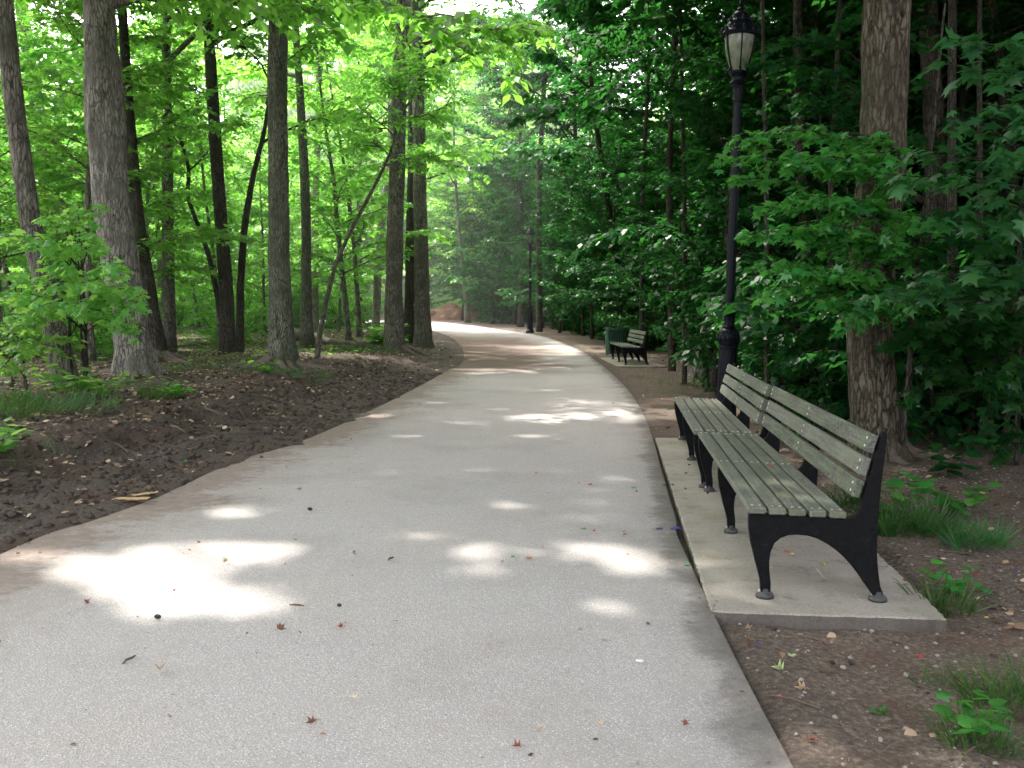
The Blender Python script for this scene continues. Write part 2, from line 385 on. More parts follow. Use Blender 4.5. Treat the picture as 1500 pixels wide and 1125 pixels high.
for k, c in dict(brown=(.20,.10,.06), redbrown=(.26,.09,.06), tan=(.42,.29,.17), pale=(.55,.46,.36), olive=(.16,.17,.06), green=(.12,.26,.07), dark=(.04,.035,.03), palegreen=(.33,.42,.2)).items():
    M['l_'+k] = flat('fallen_leaf_'+k, c, .75)

# ------------------------------------------------------------------ light, sky, camera
SUN_AZ, SUN_EL = -33.0, 57.0             # degrees left of straight ahead; elevation
sd = np.array((math.sin(R(SUN_AZ))*math.cos(R(SUN_EL)), math.cos(R(SUN_AZ))*math.cos(R(SUN_EL)), math.sin(R(SUN_EL))))
SKY, SUN = .55, 4.6
w = bpy.data.worlds.new('World'); scene.world = w; w.use_nodes = True; nt = w.node_tree
bg = nt.nodes['Background']; sk = nt.nodes.new('ShaderNodeTexSky'); sk.sky_type = 'NISHITA'; sk.sun_disc = False
sk.sun_elevation = R(SUN_EL); sk.sun_rotation = R(SUN_AZ); sk.air_density = 1; sk.dust_density = 4; sk.altitude = 50
hs = nt.nodes.new('ShaderNodeHueSaturation'); hs.inputs['Saturation'].default_value = .35
nt.links.new(sk.outputs[0], hs.inputs['Color']); tn = nt.nodes.new('ShaderNodeMix'); tn.data_type = 'RGBA'; tn.blend_type = 'MULTIPLY'; tn.inputs[0].default_value = 1; tn.inputs[7].default_value = (1.065,.98,1.0,1)
nt.links.new(hs.outputs[0], tn.inputs[6]); nt.links.new(tn.outputs[2], bg.inputs['Color']); bg.inputs['Strength'].default_value = SKY
sl = bpy.data.lights.new('sun', 'SUN'); sl.energy = SUN; sl.angle = R(.9); sl.color = (1,.95,.86)
so = bpy.data.objects.new('sun', sl); col.objects.link(so); so.rotation_euler = Vector(sd).to_track_quat('Z','Y').to_euler()
cam = bpy.data.cameras.new('camera'); co = bpy.data.objects.new('camera', cam); col.objects.link(co)
co.location = (0,0,CAMH); co.rotation_euler = (R(90)-PITCH, 0, 0); cam.sensor_width = 36; cam.lens = 36*FPX/1500; cam.clip_end = 600; cam.clip_start = .05
scene.camera = co
scene.view_settings.view_transform = 'Standard'; scene.view_settings.look = 'None'; scene.view_settings.exposure = 0
scene.render.engine = 'CYCLES'; cy = scene.cycles
cy.film_exposure = 2.15; cy.adaptive_threshold = .045
cy.max_bounces = 5; cy.diffuse_bounces = 3; cy.glossy_bounces = 2; cy.transmission_bounces = 4; cy.transparent_max_bounces = 4
cy.use_denoising = True; cy.sample_clamp_indirect = 6; cy.caustics_reflective = False; cy.caustics_refractive = False

# ------------------------------------------------------------------ ground sheet and path
def grid_mesh(name, X, Y, Z, mat, attrs, kind):
    ny, nx = X.shape; me = bpy.data.meshes.new(name)
    V = np.stack([X, Y, Z], -1).reshape(-1,3)
    i = np.arange(nx-1)[None,:]+np.arange(ny-1)[:,None]*nx
    F = np.stack([i, i+1, i+nx+1, i+nx], -1).reshape(-1,4)
    me.vertices.add(len(V)); me.vertices.foreach_set('co', V.ravel())
    me.loops.add(F.size); me.loops.foreach_set('vertex_index', F.ravel())
    me.polygons.add(len(F)); me.polygons.foreach_set('loop_start', np.arange(len(F))*4)
    me.update(calc_edges=True)
    me.polygons.foreach_set('use_smooth', np.ones(len(F), bool))
    for k, a in attrs.items():
        at = me.attributes.new(k, 'FLOAT', 'POINT'); at.data.foreach_set('value', np.asarray(a, float).ravel())
    me.materials.append(mat); o = bpy.data.objects.new(name, me); col.objects.link(o); tag(o, kind=kind); return o
def spaced(a0, a, b, b1, fine, growth=1.12):
    c = list(np.arange(a, b, fine)); s = fine; v = c[-1]; up = []
    while v < b1: s = min(s*growth, 8); v += s; up.append(v)
    s = fine; v = a; dn = []
    while v > a0: s = min(s*growth, 8); v -= s; dn.append(v)
    return np.array(dn[::-1]+c+up)
xs = spaced(-220, -8.5, 5.5, 220, .055, 1.06); ys = spaced(-60, 2.6, 17.0, 320, .055, 1.02)
X, Y = np.meshgrid(xs, ys); fl = (X.ravel(), Y.ravel())
DL = sdist(*fl, Le); DR = -sdist(*fl, Re)
Z = ground(*fl, (DL, DR)).reshape(X.shape)
turf = (sstep(84, 92, fl[1]))
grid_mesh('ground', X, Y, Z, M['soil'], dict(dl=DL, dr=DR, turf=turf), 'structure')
Lf = catmull(Lk, 24); Rf = catmull(Rk, 24); na = 30; t = np.linspace(0,1,na)[None,:,None]
G = Lf[:,None,:]*(1-t)+Rf[:,None,:]*t
GZ = base_z(G[...,0], G[...,1])+.004*(fbm(G[...,0]*1.5, G[...,1]*1.5, 3)-.5)*2
wd = np.linalg.norm(Rf-Lf, axis=1)[:,None]
wash = sstep(20,25,G[...,1])*(1-sstep(38,48,G[...,1]))*(1-sstep(.4,1.0,t[...,0]+(fbm(G[...,0]*.8,G[...,1]*.8,3)-.5)*.6))
grid_mesh('path', G[...,0], G[...,1], GZ, M['road'], dict(el=np.broadcast_to(t[...,0]*wd, G.shape[:2]), er=np.broadcast_to((1-t[...,0])*wd, G.shape[:2]), wash=wash), 'structure')

# ------------------------------------------------------------------ concrete slabs
def slab(loc, ang, w, l, h, label, joints, jag=True, below=.1):
    # local x: across, y: along; origin = near left corner at the top surface
    r = empty('concrete_slab', loc, ang); tag(r, label, 'concrete slab', 'concrete slabs under the benches')
    ysx = [0]+joints+[l]
    for i in range(len(ysx)-1):
        mb = MB(); a = ysx[i]+(.004 if i else 0); b = ysx[i+1]-(.004 if i < len(ysx)-2 else 0)
        n = 40; out = []
        for k in range(n+1): out.append((0+random.uniform(-.006,.004), a+(b-a)*k/n))
        for k in range(1, n): out.append((w*k/n, b+(random.uniform(-.004,.004) if i == len(ysx)-2 else 0)))
        for k in range(n+1): out.append((w+random.uniform(-.010,.006), b-(b-a)*k/n))
        for k in range(1, n): out.append((w-w*k/n, a+(random.uniform(-.007,.004) if i == 0 else 0)))
        if i == 0: out = [(p[0]+.0, p[1]+(.03*max(0,1-p[0]/.05) if p[1] < .05 else 0)) for p in out]
        m = len(out); ins = [(p[0]+(.008 if p[0] < w/2 else -.008)*(1 if min(p[0],w-p[0]) < .03 else 0), p[1]+(.008 if p[1] < (a+b)/2 else -.008)*(1 if min(p[1]-a,b-p[1]) < .03 else 0)) for p in out]
        v = [(p[0],p[1],-below) for p in out]+[(p[0],p[1],-.008) for p in out]+[(p[0],p[1],0) for p in ins]
        f = [(k,(k+1)%m,m+(k+1)%m,m+k) for k in range(m)]+[(m+k,m+(k+1)%m,2*m+(k+1)%m,2*m+k) for k in range(m)]
        f = [tuple(reversed(q)) for q in f]; f.append(tuple(reversed(range(2*m,3*m)))); f.append(tuple(range(m)))
        # outline runs clockwise seen from above, so flip for upward normals
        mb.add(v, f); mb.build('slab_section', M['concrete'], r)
    return r
BA = math.atan2(.103, 1)                 # heading of the bench row, right of straight ahead
bx0, by0 = 1.30, 4.96                    # near front foot of the first bench
slab((.975,4.66,.022), -BA, 1.11, 6.39, .06, 'long cracked concrete slab under the two joined benches', [1.6, 3.2, 4.8], below=.14)

# ------------------------------------------------------------------ benches
PROF = [(0,.438),(-.002,.40),(0,.36),(.008,.30),(.02,.25),(.035,.19),(.05,.14),(.062,.09),(.066,.03),(.115,.03),(.116,.08),(.108,.14),(.106,.19),(.112,.24),(.13,.285),(.16,.312),(.195,.327),(.24,.332),(.29,.328),(.34,.314),(.39,.288),(.435,.256),(.475,.22),(.515,.175),(.55,.13),(.585,.08),(.618,.03),(.672,.03),(.655,.08),(.645,.14),(.638,.20),(.634,.26),(.632,.32),(.635,.42),(.641,.53),(.650,.65),(.660,.76),(.667,.85),(.662,.862),(.640,.862),(.622,.80),(.598,.70),(.575,.61),(.557,.54),(.548,.49),(.537,.455),(.515,.432),(.49,.424)]
_b = MB(); _b.lathe([(.0085,-.004),(.0085,.0028),(.0045,.005)], 8); bolt_me = _b.build('bolt', M['bolt']).data
bpy.data.objects.remove(bpy.data.objects['bolt'])
def bolt_at(par, loc, rot):
    o = bpy.data.objects.new('bolt', bolt_me); col.objects.link(o); o.parent = par; o.location = loc; o.rotation_euler = rot
def make_bench(L, label, group):
    r = empty('park_bench'); tag(r, label, 'bench', group)
    for yy in (.05, L/2, L-.05):
        mb = MB(); mb.prism(PROF, yy-.021, yy+.021)
        # raised rim along the silhouette (cast rib)
        f = mb.build('frame', M['iron'], r)
        bv = f.modifiers.new('b', 'BEVEL'); bv.width = .006; bv.segments = 2; bv.limit_method = 'ANGLE'; bv.angle_limit = R(50)
        for u in (.09, .648):
            q = MB(); q.lathe([(.046,0),(.047,.012),(.040,.024),(.026,.034),(.024,.05)], 16, (u, yy)); 
            q.build('foot', M['foot'], f, smooth=True)
            q = MB(); q.lathe([(.010,.02),(.010,.037),(.006,.041)], 8, (u-.026, yy)); q.build('bolt', M['bolt'], f)
    for k in range(5):
        x0 = -.004+k*.0985; z0 = .440-k*.0035
        mb = MB(); mb.bevbox(x0, x0+.083, 0, L, z0, z0+.034, .005); s = mb.build('seat_slat', M['wood'], r)
        for yy in (.05, L/2, L-.05):
            for dx in (.022, .061): bolt_at(s, (x0+dx, yy+random.uniform(-.004,.004), z0+.034), (0,0,0))
    for (u, z) in ((.535,.528),(.566,.640),(.598,.754)):
        lean = math.atan2(.10,.36); c, sn = math.cos(lean), math.sin(lean)
        def T(p): return (u+(p[0])*c+(p[2])*sn-.006, p[1], z-(p[0])*sn+(p[2])*c)
        mb = MB(); mb.bevbox(-.036, 0, 0, L, 0, .092, .005); mb.v = [T(p) for p in mb.v]; s = mb.build('back_slat', M['wood'], r)
        for yy in (.05, L/2, L-.05):
            for dz in (.026, .066): bolt_at(s, T((-.036, yy, dz)), (0, -math.pi/2+lean, 0))
    return r
g_b = 'slatted park benches beside the path'
bench = make_bench(3.0, 'nearest wood slat bench with black cast iron frames at near end of slab', g_b)
ux, uy = math.cos(-BA), math.sin(-BA); dx_, dy_ = math.sin(BA), math.cos(BA)
def bpos(u, v, z=.022): return (bx0+u*ux+v*dx_, by0+u*uy+v*dy_, z)
bench.location = bpos(-.09, -.12); bench.rotation_euler = (0,0,-BA)
b2 = copy_tree(bench); b2['label'] = 'middle wood slat bench joined to far end of the nearest bench, beside lamp post'
b2.location = bpos(-.115, -.12+3.07); b2.rotation_euler = (0,0,-BA-.008)
p2 = (2.94, 24.9)
b3 = copy_tree(bench); b3['label'] = 'distant wood slat bench on small slab beside the green bin'
b3.location = (p2[0]-.12, p2[1], .03); b3.rotation_euler = (0,0,R(1.0)); b3.scale = (1,.93,1)
slab((2.62,24.3,.03), R(1), 1.25, 4.2, .06, 'small concrete slab under the distant bench', [2.1], below=.15)

# ------------------------------------------------------------------ street lamps
def make_lamp(label):
    r = empty('street_lamp'); tag(r, label, 'street lamp', 'black post lamps along the path')
    m = MB(); m.lathe([(.19,0),(.19,.05),(.175,.09),(.175,.13),(.135,.17),(.125,.22),(.12,.30),(.112,.7),(.104,1.04),(.108,1.08),(.100,1.10)], 32, flute=1, fl_rng=(.2,1.03)); m.build('base', M['lamp_iron'], r)
    m = MB(); m.lathe([(.095,1.09),(.112,1.11),(.118,1.15),(.124,1.19),(.122,1.23),(.108,1.265),(.085,1.285),(.072,1.295),(.076,1.31),(.064,1.33),(.060,1.38),(.064,1.43),(.070,1.455),(.074,1.465),(.074,1.475),(.055,1.485)], 28, flute=1, fl_rng=(1.32,1.44)); m.build('collar', M['lamp_iron'], r, smooth=False)
    q = MB()
    for i in range(14):
        a = 2*math.pi*i/14; q.lathe([(.004,1.14),(.014,1.16),(.016,1.185),(.012,1.21),(.003,1.225)], 6, (.119*math.cos(a), .119*math.sin(a)))
    q.build('collar_ornament', M['lamp_iron'], r)
    m = MB(); m.lathe([(.055,1.48),(.054,2.0),(.050,3.0),(.046,3.78),(.045,3.86),(.052,3.87),(.052,3.885),(.05,3.89),(.058,4.0),(.070,4.05)], 24, flute=1, fl_rng=(1.5,3.8)); m.build('shaft', M['lamp_iron'], r)
    m = MB(); m.lathe([(.070,4.045),(.086,4.055),(.092,4.07),(.082,4.09),(.070,4.10),(.072,4.13),(.085,4.16),(.104,4.17),(.108,4.19),(.100,4.20)], 28); m.build('lantern_base', M['lamp_iron'], r, smooth=False)
    m = MB(); m.lathe([(.086,4.19),(.112,4.27),(.138,4.37),(.158,4.47),(.168,4.57),(.165,4.60)], 32, cap=False); m.build('globe', M['globe'], r, smooth=True)
    fr = MB()
    for i in range(6):
        a = 2*math.pi*i/6+.45; pts = [(.099,4.185),(.120,4.27),(.146,4.37),(.166,4.47),(.176,4.57),(.176,4.62)]
        fr.tube([(p*math.cos(a), p*math.sin(a), z) for p, z in pts], [.009]*6, 6)
        fr.lathe([(.004,4.20),(.016,4.215),(.016,4.235),(.004,4.25)], 6, (.112*math.cos(a), .112*math.sin(a)))
    fr.build('lantern_frame', M['lamp_iron'], r)
    m = MB(); m.lathe([(.150,4.585),(.205,4.59),(.212,4.61),(.200,4.63),(.175,4.65),(.160,4.68),(.150,4.71),(.128,4.75),(.110,4.77),(.100,4.80),(.088,4.83),(.060,4.86),(.035,4.875)], 30); rf = m.build('roof', M['lamp_iron'], r)
    q = MB(); q.lathe([(.003,-.03),(.022,-.02),(.026,.01),(.014,.04),(.003,.055)], 6); o1 = q.build('roof_ornament', M['lamp_iron'], rf)
    for i in range(12):
        a = 2*math.pi*i/12; o = o1 if i == 0 else o1.copy(); o.location = (.198*math.cos(a), .198*math.sin(a), 4.63)
        if i: col.objects.link(o)
        if i % 2: o = o1.copy(); col.objects.link(o); o.location = (.135*math.cos(a), .135*math.sin(a), 4.755); o.scale = (.75,.75,.8)
    m = MB(); m.lathe([(.034,4.87),(.042,4.885),(.030,4.90),(.014,4.915),(.024,4.935),(.020,4.955),(.006,4.98),(.003,5.02)], 16); m.build('finial', M['lamp_iron'], r)
    return r
mg, nt = newmat('frosted_lamp_glass'); g = NG(nt); n = g.noise(g.coords('Object'), 9, 5)
gm = g.bsdf(g.ramp(n, [(.35,(.10,.125,.08)),(.65,(.22,.25,.165))]), .25, None, 0, .5); gm.inputs['Transmission Weight'].default_value = .25
M['globe'] = mg
lamp = make_lamp('tall black lamp post with frosted lantern behind the middle bench')
lamp.location = (2.46, 11.2, gz(2.46,11.2)-.01); lamp.rotation_euler = (R(.2), R(1.1), 0); lamp.scale = (1,1,.99)
l2 = copy_tree(lamp); l2['label'] = 'distant black lamp post at the bend of the path'
l2.location = (.85, 46.0, gz(.85,46)-.01); l2.rotation_euler = (0,0,.5); l2.scale = (1.1,1.1,1.0)

# ------------------------------------------------------------------ litter bin
bn = empty('litter_bin', (3.22, 29.6, gz(3.22,29.6))); tag(bn, 'green slatted litter bin at far end of the distant bench', 'litter bin')
m = MB()
for i in range(26):
    a = 2*math.pi*i/26; m.tube([(.26*math.cos(a),.26*math.sin(a),.04),(.29*math.cos(a),.29*math.sin(a),.4),(.32*math.cos(a),.32*math.sin(a),.82)], [.018]*3, 4)
m.build('slats', M['bin'], bn)
m = MB()
for z, rr in ((.06,.27),(.42,.30),(.80,.33)): m.lathe([(rr,z-.02),(rr+.012,z-.02),(rr+.012,z+.02),(rr,z+.02),(rr,z-.02)], 26, cap=False)
m.build('hoop', M['bin'], bn)
m = MB(); m.lathe([(.22,.04),(.25,.4),(.28,.80)], 20, cap=True); m.build('liner', M['stone_dark'], bn)
m = MB(); m.box(-.38,-.29,-.05,.05,0,.84); m.build('side_post', M['bin_post'], bn)

# ------------------------------------------------------------------ leaves
Tq = (np.array([(0,0,0),(-.30,.42,.05),(0,1,-.05),(.30,.42,.05)]), [(0,3,2,1)])
def _maple():
    h = [(0,0),(.20,-.04),(.50,.10),(.27,.27),(.54,.58),(.17,.55),(.10,.72),(0,1.02)]
    pts = h+[(-x,y) for x, y in h[-2:0:-1]]
    v = [(x, y, -.18*abs(x)-.12*y*y) for x, y in pts]+[(0,.34,0)]
    n = len(pts); return np.array(v, float), [(n,i,(i+1)%n) for i in range(n)]
Tm = _maple()
Tb = (np.array([(0,0,0),(.30,.12,-.03),(.42,.42,-.06),(.26,.75,-.08),(0,1,-.16),(-.26,.75,-.08),(-.42,.42,-.06),(-.30,.12,-.03),(0,.45,.03)]), [(8,i,(i+1)%8) for i in range(8)])
Tg = (np.array([(-.04,0,0),(.04,0,0),(.028,.55,.05),(-.028,.55,.05),(0,1,.0)]), [(0,1,2,3),(3,2,4)])
def norm(a): return a/(np.linalg.norm(a, axis=-1, keepdims=True)+1e-9)
def leaves_mesh(name, pos, d, nr, size, tmpl, mat, rnd=None):
    tv, tf = tmpl; N = len(pos); k = len(tv)
    d = norm(d); s = norm(np.cross(d, nr)); n = np.cross(s, d)
    V = pos[:,None,:]+size[:,None,None]*(tv[None,:,0:1]*s[:,None,:]+tv[None,:,1:2]*d[:,None,:]+tv[None,:,2:3]*n[:,None,:])
    me = bpy.data.meshes.new(name); me.vertices.add(N*k); me.vertices.foreach_set('co', V.astype(np.float32).ravel())
    loops = np.concatenate([np.array(f) for f in tf]); ls = np.array([len(f) for f in tf])
    st = np.concatenate([[0], np.cumsum(ls)[:-1]]); nl = len(loops)
    me.loops.add(N*nl); me.loops.foreach_set('vertex_index', (loops[None,:]+np.arange(N)[:,None]*k).ravel().astype(np.int32))
    me.polygons.add(N*len(tf)); me.polygons.foreach_set('loop_start', (st[None,:]+np.arange(N)[:,None]*nl).ravel().astype(np.int32))
    me.update(calc_edges=True)
    at = me.attributes.new('rnd', 'FLOAT', 'POINT')
    if rnd is None: rnd = rng.random(N)
    at.data.foreach_set('value', np.repeat(rnd, k).astype(np.float32)); me.materials.append(mat); return me
def place(name, me, parent=None):
    o = bpy.data.objects.new(name, me); col.objects.link(o)
    if parent: o.parent = parent
    return o

# sunlit openings in the tree cover: spots on the ground kept in sun
HOLES = []
def hole(px, py, r): 
    x, y, z = onground(px, py); HOLES.append((np.array((x,y,z)), r))
for h in [(180,835,.40),(290,815,.40),(390,812,.22),(120,830,.25),(250,885,.33),(340,890,.28),(200,880,.25),(340,752,.22),(460,748,.10),(860,808,.20),(915,822,.2),(700,812,.18),(745,742,.14),(520,715,.15),(560,695,.12),(700,843,.10),(600,790,.15),(820,538,.22),(800,572,.16),(690,560,.12),(640,520,.3),(600,530,.5),(560,470,1.0),(500,480,1.2),(470,468,1.0),(640,590,.15),(330,470,.5),(280,462,.6),(1350,690,.10),(600,640,.12),(780,640,.14),(700,690,.1),(860,740,.1),(560,610,.2), (30,815,.2), (880,900,.12),(420,850,.08),(560,770,.07),(640,760,.08),(610,720,.08),(700,660,.08),(800,690,.08),(830,760,.09),(480,690,.07),(660,620,.08),(730,600,.08),(560,650,.07),(900,700,.07),(500,860,.08),(760,880,.08),(620,860,.08),(850,650,.07)]:
    hole(*h)
def keep(P):
    k = np.ones(len(P), bool)
    for c, r in HOLES:
        q = P-c; t = q@sd; dd = np.linalg.norm(q-t[:,None]*sd, axis=1); k &= dd > r*1.15+.05
    return k

def clear(P):
    for c, r in HOLES:
        if r < .2: continue
        q = P-c; t = q@sd; dd = np.linalg.norm(q-t[:,None]*sd, axis=1)
        if (dd < r*.95).any(): return False
    return True
def rv(n): return rng.normal(size=(n,3))
def curve(p0, d0, L, n, up=0, wob=.15, rg=rng):
    P = [np.array(p0, float)]; d = np.array(d0, float); d /= np.linalg.norm(d)
    for i in range(n):
        d = d+np.array((0,0,up/n))+rg.normal(size=3)*wob/n**.5; d /= np.linalg.norm(d)
        P.append(P[-1]+d*L/n)
    return np.array(P)
def spray(path, f0, nt, tl, nl, wood=None, rg=rng, tw=.004, hang=.3):
    # twigs either side of a branch path, leaves along twigs. returns pos, dir, nrm
    pos = []; dr = []; nm = []
    m = len(path)-1
    for i in range(nt):
        f = f0+(1-f0)*(i+rg.random()*.8)/nt; k = min(int(f*m), m-1); a = f*m-k
        p = path[k]*(1-a)+path[k+1]*a; t = path[k+1]-path[k]; t = t/np.linalg.norm(t)
        side = np.cross(t, (0,0,1)); side = side/(np.linalg.norm(side)+1e-6)*(1 if i % 2 else -1)
        L = tl*(1.15-.6*f)*rg.uniform(.6,1.2)
        d = side*rg.uniform(.6,1)+t*rg.uniform(.4,.9)+np.array((0,0,rg.uniform(-.25,.3)))
        if i == nt-1: d = t
        tw_ = curve(p, d, L, 4, -hang, .25, rg)
        if wood is not None and tw: wood.tube(tw_, np.linspace(tw, tw*.4, 5), 3, cap=False)
        s = (np.arange(nl)+rg.random(nl))/nl*4*.98; ki = s.astype(int); fa = (s-ki)[:,None]
        q = tw_[ki]*(1-fa)+tw_[ki+1]*fa; tt = norm(tw_[ki+1]-tw_[ki])
        sd2 = norm(np.cross(tt, (0,0,1.)))*np.where(np.arange(nl) % 2, 1, -1)[:,None]
        dd = sd2*rg.uniform(.5,1.1,(nl,1))+tt*rg.uniform(.2,.8,(nl,1))+np.array((0,0,-1))*rg.uniform(0,hang*2,(nl,1))
        nn = np.array((0,0,1.))+rg.normal(size=(nl,3))*.32
        pos.append(q+rg.normal(size=(nl,3))*.025); dr.append(dd); nm.append(nn)
    return np.concatenate(pos), np.concatenate(dr), np.concatenate(nm)

def small_tree(seed, H, r0, zlow, blen, nb, nt, tl, nl, size, tmpl, bark, leafm, up=.35, lean=.05, twigs=True, hang=.3):
    """meshes of one understorey tree around the origin: (trunk mesh builder, crown mesh)"""
    rg = np.random.default_rng(seed); wood = MB()
    tr = curve((0,0,-.15), (rg.normal()*lean, rg.normal()*lean, 1), H+.15, 14, .1, .12, rg)
    wood.tube(tr, np.linspace(1,.12,15)**.9*r0*np.concatenate([[1.5,1.1],np.ones(13)]), 9, rough=.12, seed=seed)
    A = []
    for i in range(nb):
        f = zlow+(1-zlow)*((i+rg.random()*.7)/nb); k = min(int(f*14),13); a = f*14-k; p = tr[k]*(1-a)+tr[k+1]*a
        az = i*2.4+rg.uniform(-.5,.5); L = blen*(1.15-.75*f)*rg.uniform(.7,1.15)
        d = np.array((math.cos(az), math.sin(az), up*rg.uniform(.4,1.4)+.5*f))
        br = curve(p, d, L, 6, -.35, .22, rg); rr = r0*(1-.8*f)*.42
        wood.tube(br, np.linspace(rr, .004, 7), 5, cap=False)
        A.append(spray(br, .12, max(4, int(nt*L/blen)), tl, nl, wood if twigs else None, rg, .005, hang))
    pos, d, n = (np.concatenate([q[j] for q in A]) for j in range(3))
    me = leaves_mesh('crown', pos, d, n, size*rg.uniform(.6,1.2,len(pos)), tmpl, leafm, rg.random(len(pos)))
    return wood, me
def proto(name, label, group, wood, crown, bark, cat='tree'):
    r = empty(name); tag(r, label, cat, group)
    wood.build('trunk', bark, r, smooth=True); place('crown', crown, r); return r

# ------------------------------------------------------------------ prominent trees
def canopy(path, z0, Rc, nlimb, per, size, seed, wood, r0, culled=True):
    """limbs and leaf masses on the upper trunk; leaves standing in the sun gaps are left out"""
    rg = np.random.default_rng(seed); P = np.array(path); zs = P[:,2]; z1 = zs[-1]; A = []
    for i in range(nlimb):
        z = z0+(z1-z0)*((i+rg.random()*.8)/nlimb)**.9; k = int(np.searchsorted(zs, z))-1; k = max(0, min(k, len(P)-2))
        a = (z-zs[k])/(zs[k+1]-zs[k]+1e-6); p = P[k]*(1-a)+P[k+1]*a; az = i*2.4+rg.uniform(-.6,.6)
        f = (z-z0)/(z1-z0+1e-6); L = Rc*(1.1-.6*f)*rg.uniform(.75,1.15)
        br = curve(p, (math.cos(az), math.sin(az), rg.uniform(.15,.7)+.6*f), L, 8, -.25, .3, rg)
        if culled and not clear(br): continue
        wood.tube(br, np.linspace(r0*.33*(1.1-.7*f), .012, 9), 6, cap=False)
        for j in range(5):
            k2 = rg.integers(2,8); t = br[k2]-br[k2-1]; t /= np.linalg.norm(t); s = np.cross(t,(0,0,1))*(1 if j % 2 else -1)
            sub = curve(br[k2], s+t*.6+np.array((0,0,rg.uniform(-.2,.3))), L*rg.uniform(.28,.5), 4, -.3, .3, rg)
            if culled and not clear(sub): continue
            wood.tube(sub, np.linspace(.02,.006,5), 4, cap=False)
            A.append(spray(sub, .05, max(4,int(per/3.4)), .8, 12, None, rg, 0, .35))
        A.append(spray(br, .2, int(per*1.3), 1.1, 16, None, rg, 0, .35))
    pos, d, n = (np.concatenate([q[j] for q in A]) for j in range(3))
    sz = size*1.12*rg.uniform(.6,1.3,len(pos))
    if culled: k = keep(pos); pos, d, n, sz = pos[k], d[k], n[k], sz[k]
    return pos, d, n, sz
def roots(root, base, r, n, L, seed, rad=.05, spread=None):
    rg = np.random.default_rng(seed)
    for i in range(n):
        a = (spread[0]+(spread[1]-spread[0])*i/max(1,n-1)) if spread else 2*math.pi*i/n+rg.uniform(-.4,.4)
        d = np.array((math.cos(a), math.sin(a))); p = np.array(base[:2])+d*r*.7; pts = []; m = 12; LL = L*rg.uniform(.5,1.2)
        for k in range(m):
            f = k/(m-1); h = gz(p[0], p[1]); pts.append((p[0], p[1], h+(1-f)*.05-.02-f*.05+rg.uniform(-.015,.015)+(.09 if k == 0 else .03 if k == 1 else 0)))
            a += rg.uniform(-.35,.35); p = p+np.array((math.cos(a), math.sin(a)))*LL/m
        mb = MB(); mb.tube(pts, rad*np.linspace(1.5,.25,m)**1.1*rg.uniform(.7,1.2), 8, rough=.25, seed=seed+i)
        mb.build('root', M['root'], root, smooth=True, off=root.location)
def hero(name, label, pix, Y, bark, H=17, nseg=60, sides=20, rough=.12, cz=6.5, Rc=4.5, nlimb=14, per=16, size=.19, seed=1, leafm='leaf', flare=.5, cat='tree', group=None, nroot=0, rootL=1.2, rad=.05, spread=None, crown=True, culled=True):
    # pix: (px, py, width in px) from the top of the view down to the base
    pts = []; base = None
    for px, py, wpx in pix:
        p = atY(px, py, Y); pts.append((p, wpx/2/FPX*Y))
    pts.sort(key=lambda q: q[0][2])
    (bx, by, bz), br = pts[0]; zg = gz(bx, by)
    P = [np.array((bx, by, zg-.15))]+[np.array(q[0]) for q in pts[1:]]; rr = [q[1] for q in pts]
    d = P[-1]-P[-2] if len(P) > 2 else np.array((0,0,1.)); d = d/np.linalg.norm(d); d = d*.7+np.array((0,0,.5)); d /= np.linalg.norm(d)
    zt = P[-1][2]; ext = max(0, H-zt)
    if ext: 
        P += [P[-1]+d*ext*.5, P[-1]+d*ext+np.array((.3,.2,0))]; rr += [rr[-1]*.7, .03]
    P = np.array(P); z = P[:,2]; zz = np.concatenate([np.linspace(z[0], z[0]+1.2, nseg//4, endpoint=False), np.linspace(z[0]+1.2, z[-1], nseg)])
    from_ = lambda c: np.interp(zz, z, c)
    def smooth(a): 
        b = a.copy()
        for _ in range(3): b[1:-1] = (b[:-2]+2*b[1:-1]+b[2:])/4
        return b
    C = np.stack([smooth(from_(P[:,0])), smooth(from_(P[:,1])), zz], 1); rad_ = smooth(np.interp(zz, z, rr))
    fl = np.exp(-np.maximum(0, zz-zg)/.2)*flare; rad_ = rad_*(1+fl*.12)
    root = empty(name, (bx, by, zg)); tag(root, label, cat, group)
    mb = MB(); mb.tube(C, rad_, sides, rough=rough, seed=seed, lobes=fl*.6)
    if crown:
        pos, dd, nn, sz = canopy(C, cz, Rc, nlimb, per, size, seed, mb, rr[0], culled)
        me = leaves_mesh('crown', pos-np.array((bx,by,zg)), dd, nn, sz, Tq, M[leafm], np.random.default_rng(seed).random(len(pos)))
    mb.build('trunk', M[bark], root, smooth=True, off=(bx,by,zg))
    if crown: place('crown', me, root)
    if nroot: roots(root, (bx,by), rr[0]*1.1, nroot, rootL, seed, rad, spread)
    return root

hero('tall_tree', 'thick grey trunk with furrowed bark behind the leafy sapling on left bank', [(144,-10,40),(154,160,52),(163,300,51),(177,400,50),(193,500,48),(200,552,60)], 16.0, 'bark_pale', 18, 160, 56, .22, 6.2, 5.5, 18, 20, .19, 11, flare=.6, nroot=4, rootL=1.0)
hero('leaning_tree', 'dark trunk leaning left nearest the left edge of the photo, bushy at its foot', [(4,-10,24),(22,160,27),(45,330,28),(62,400,30),(86,510,34),(101,572,42)], 13.5, 'bark', 16, 120, 40, .18, 5.6, 4.5, 15, 16, .18, 12, flare=.3)
hero('tall_tree', 'brown trunk close behind the thick grey trunk, with roots running right', [(184,100,14),(192,200,15),(200,300,18),(207,370,21),(217,430,24),(231,528,32)], 20.0, 'bark_dark', 17, 80, 24, .14, 6.8, 4.5, 12, 16, .19, 13, nroot=5, rootL=1.8, rad=.07, spread=(-1.4,.9), flare=.7)
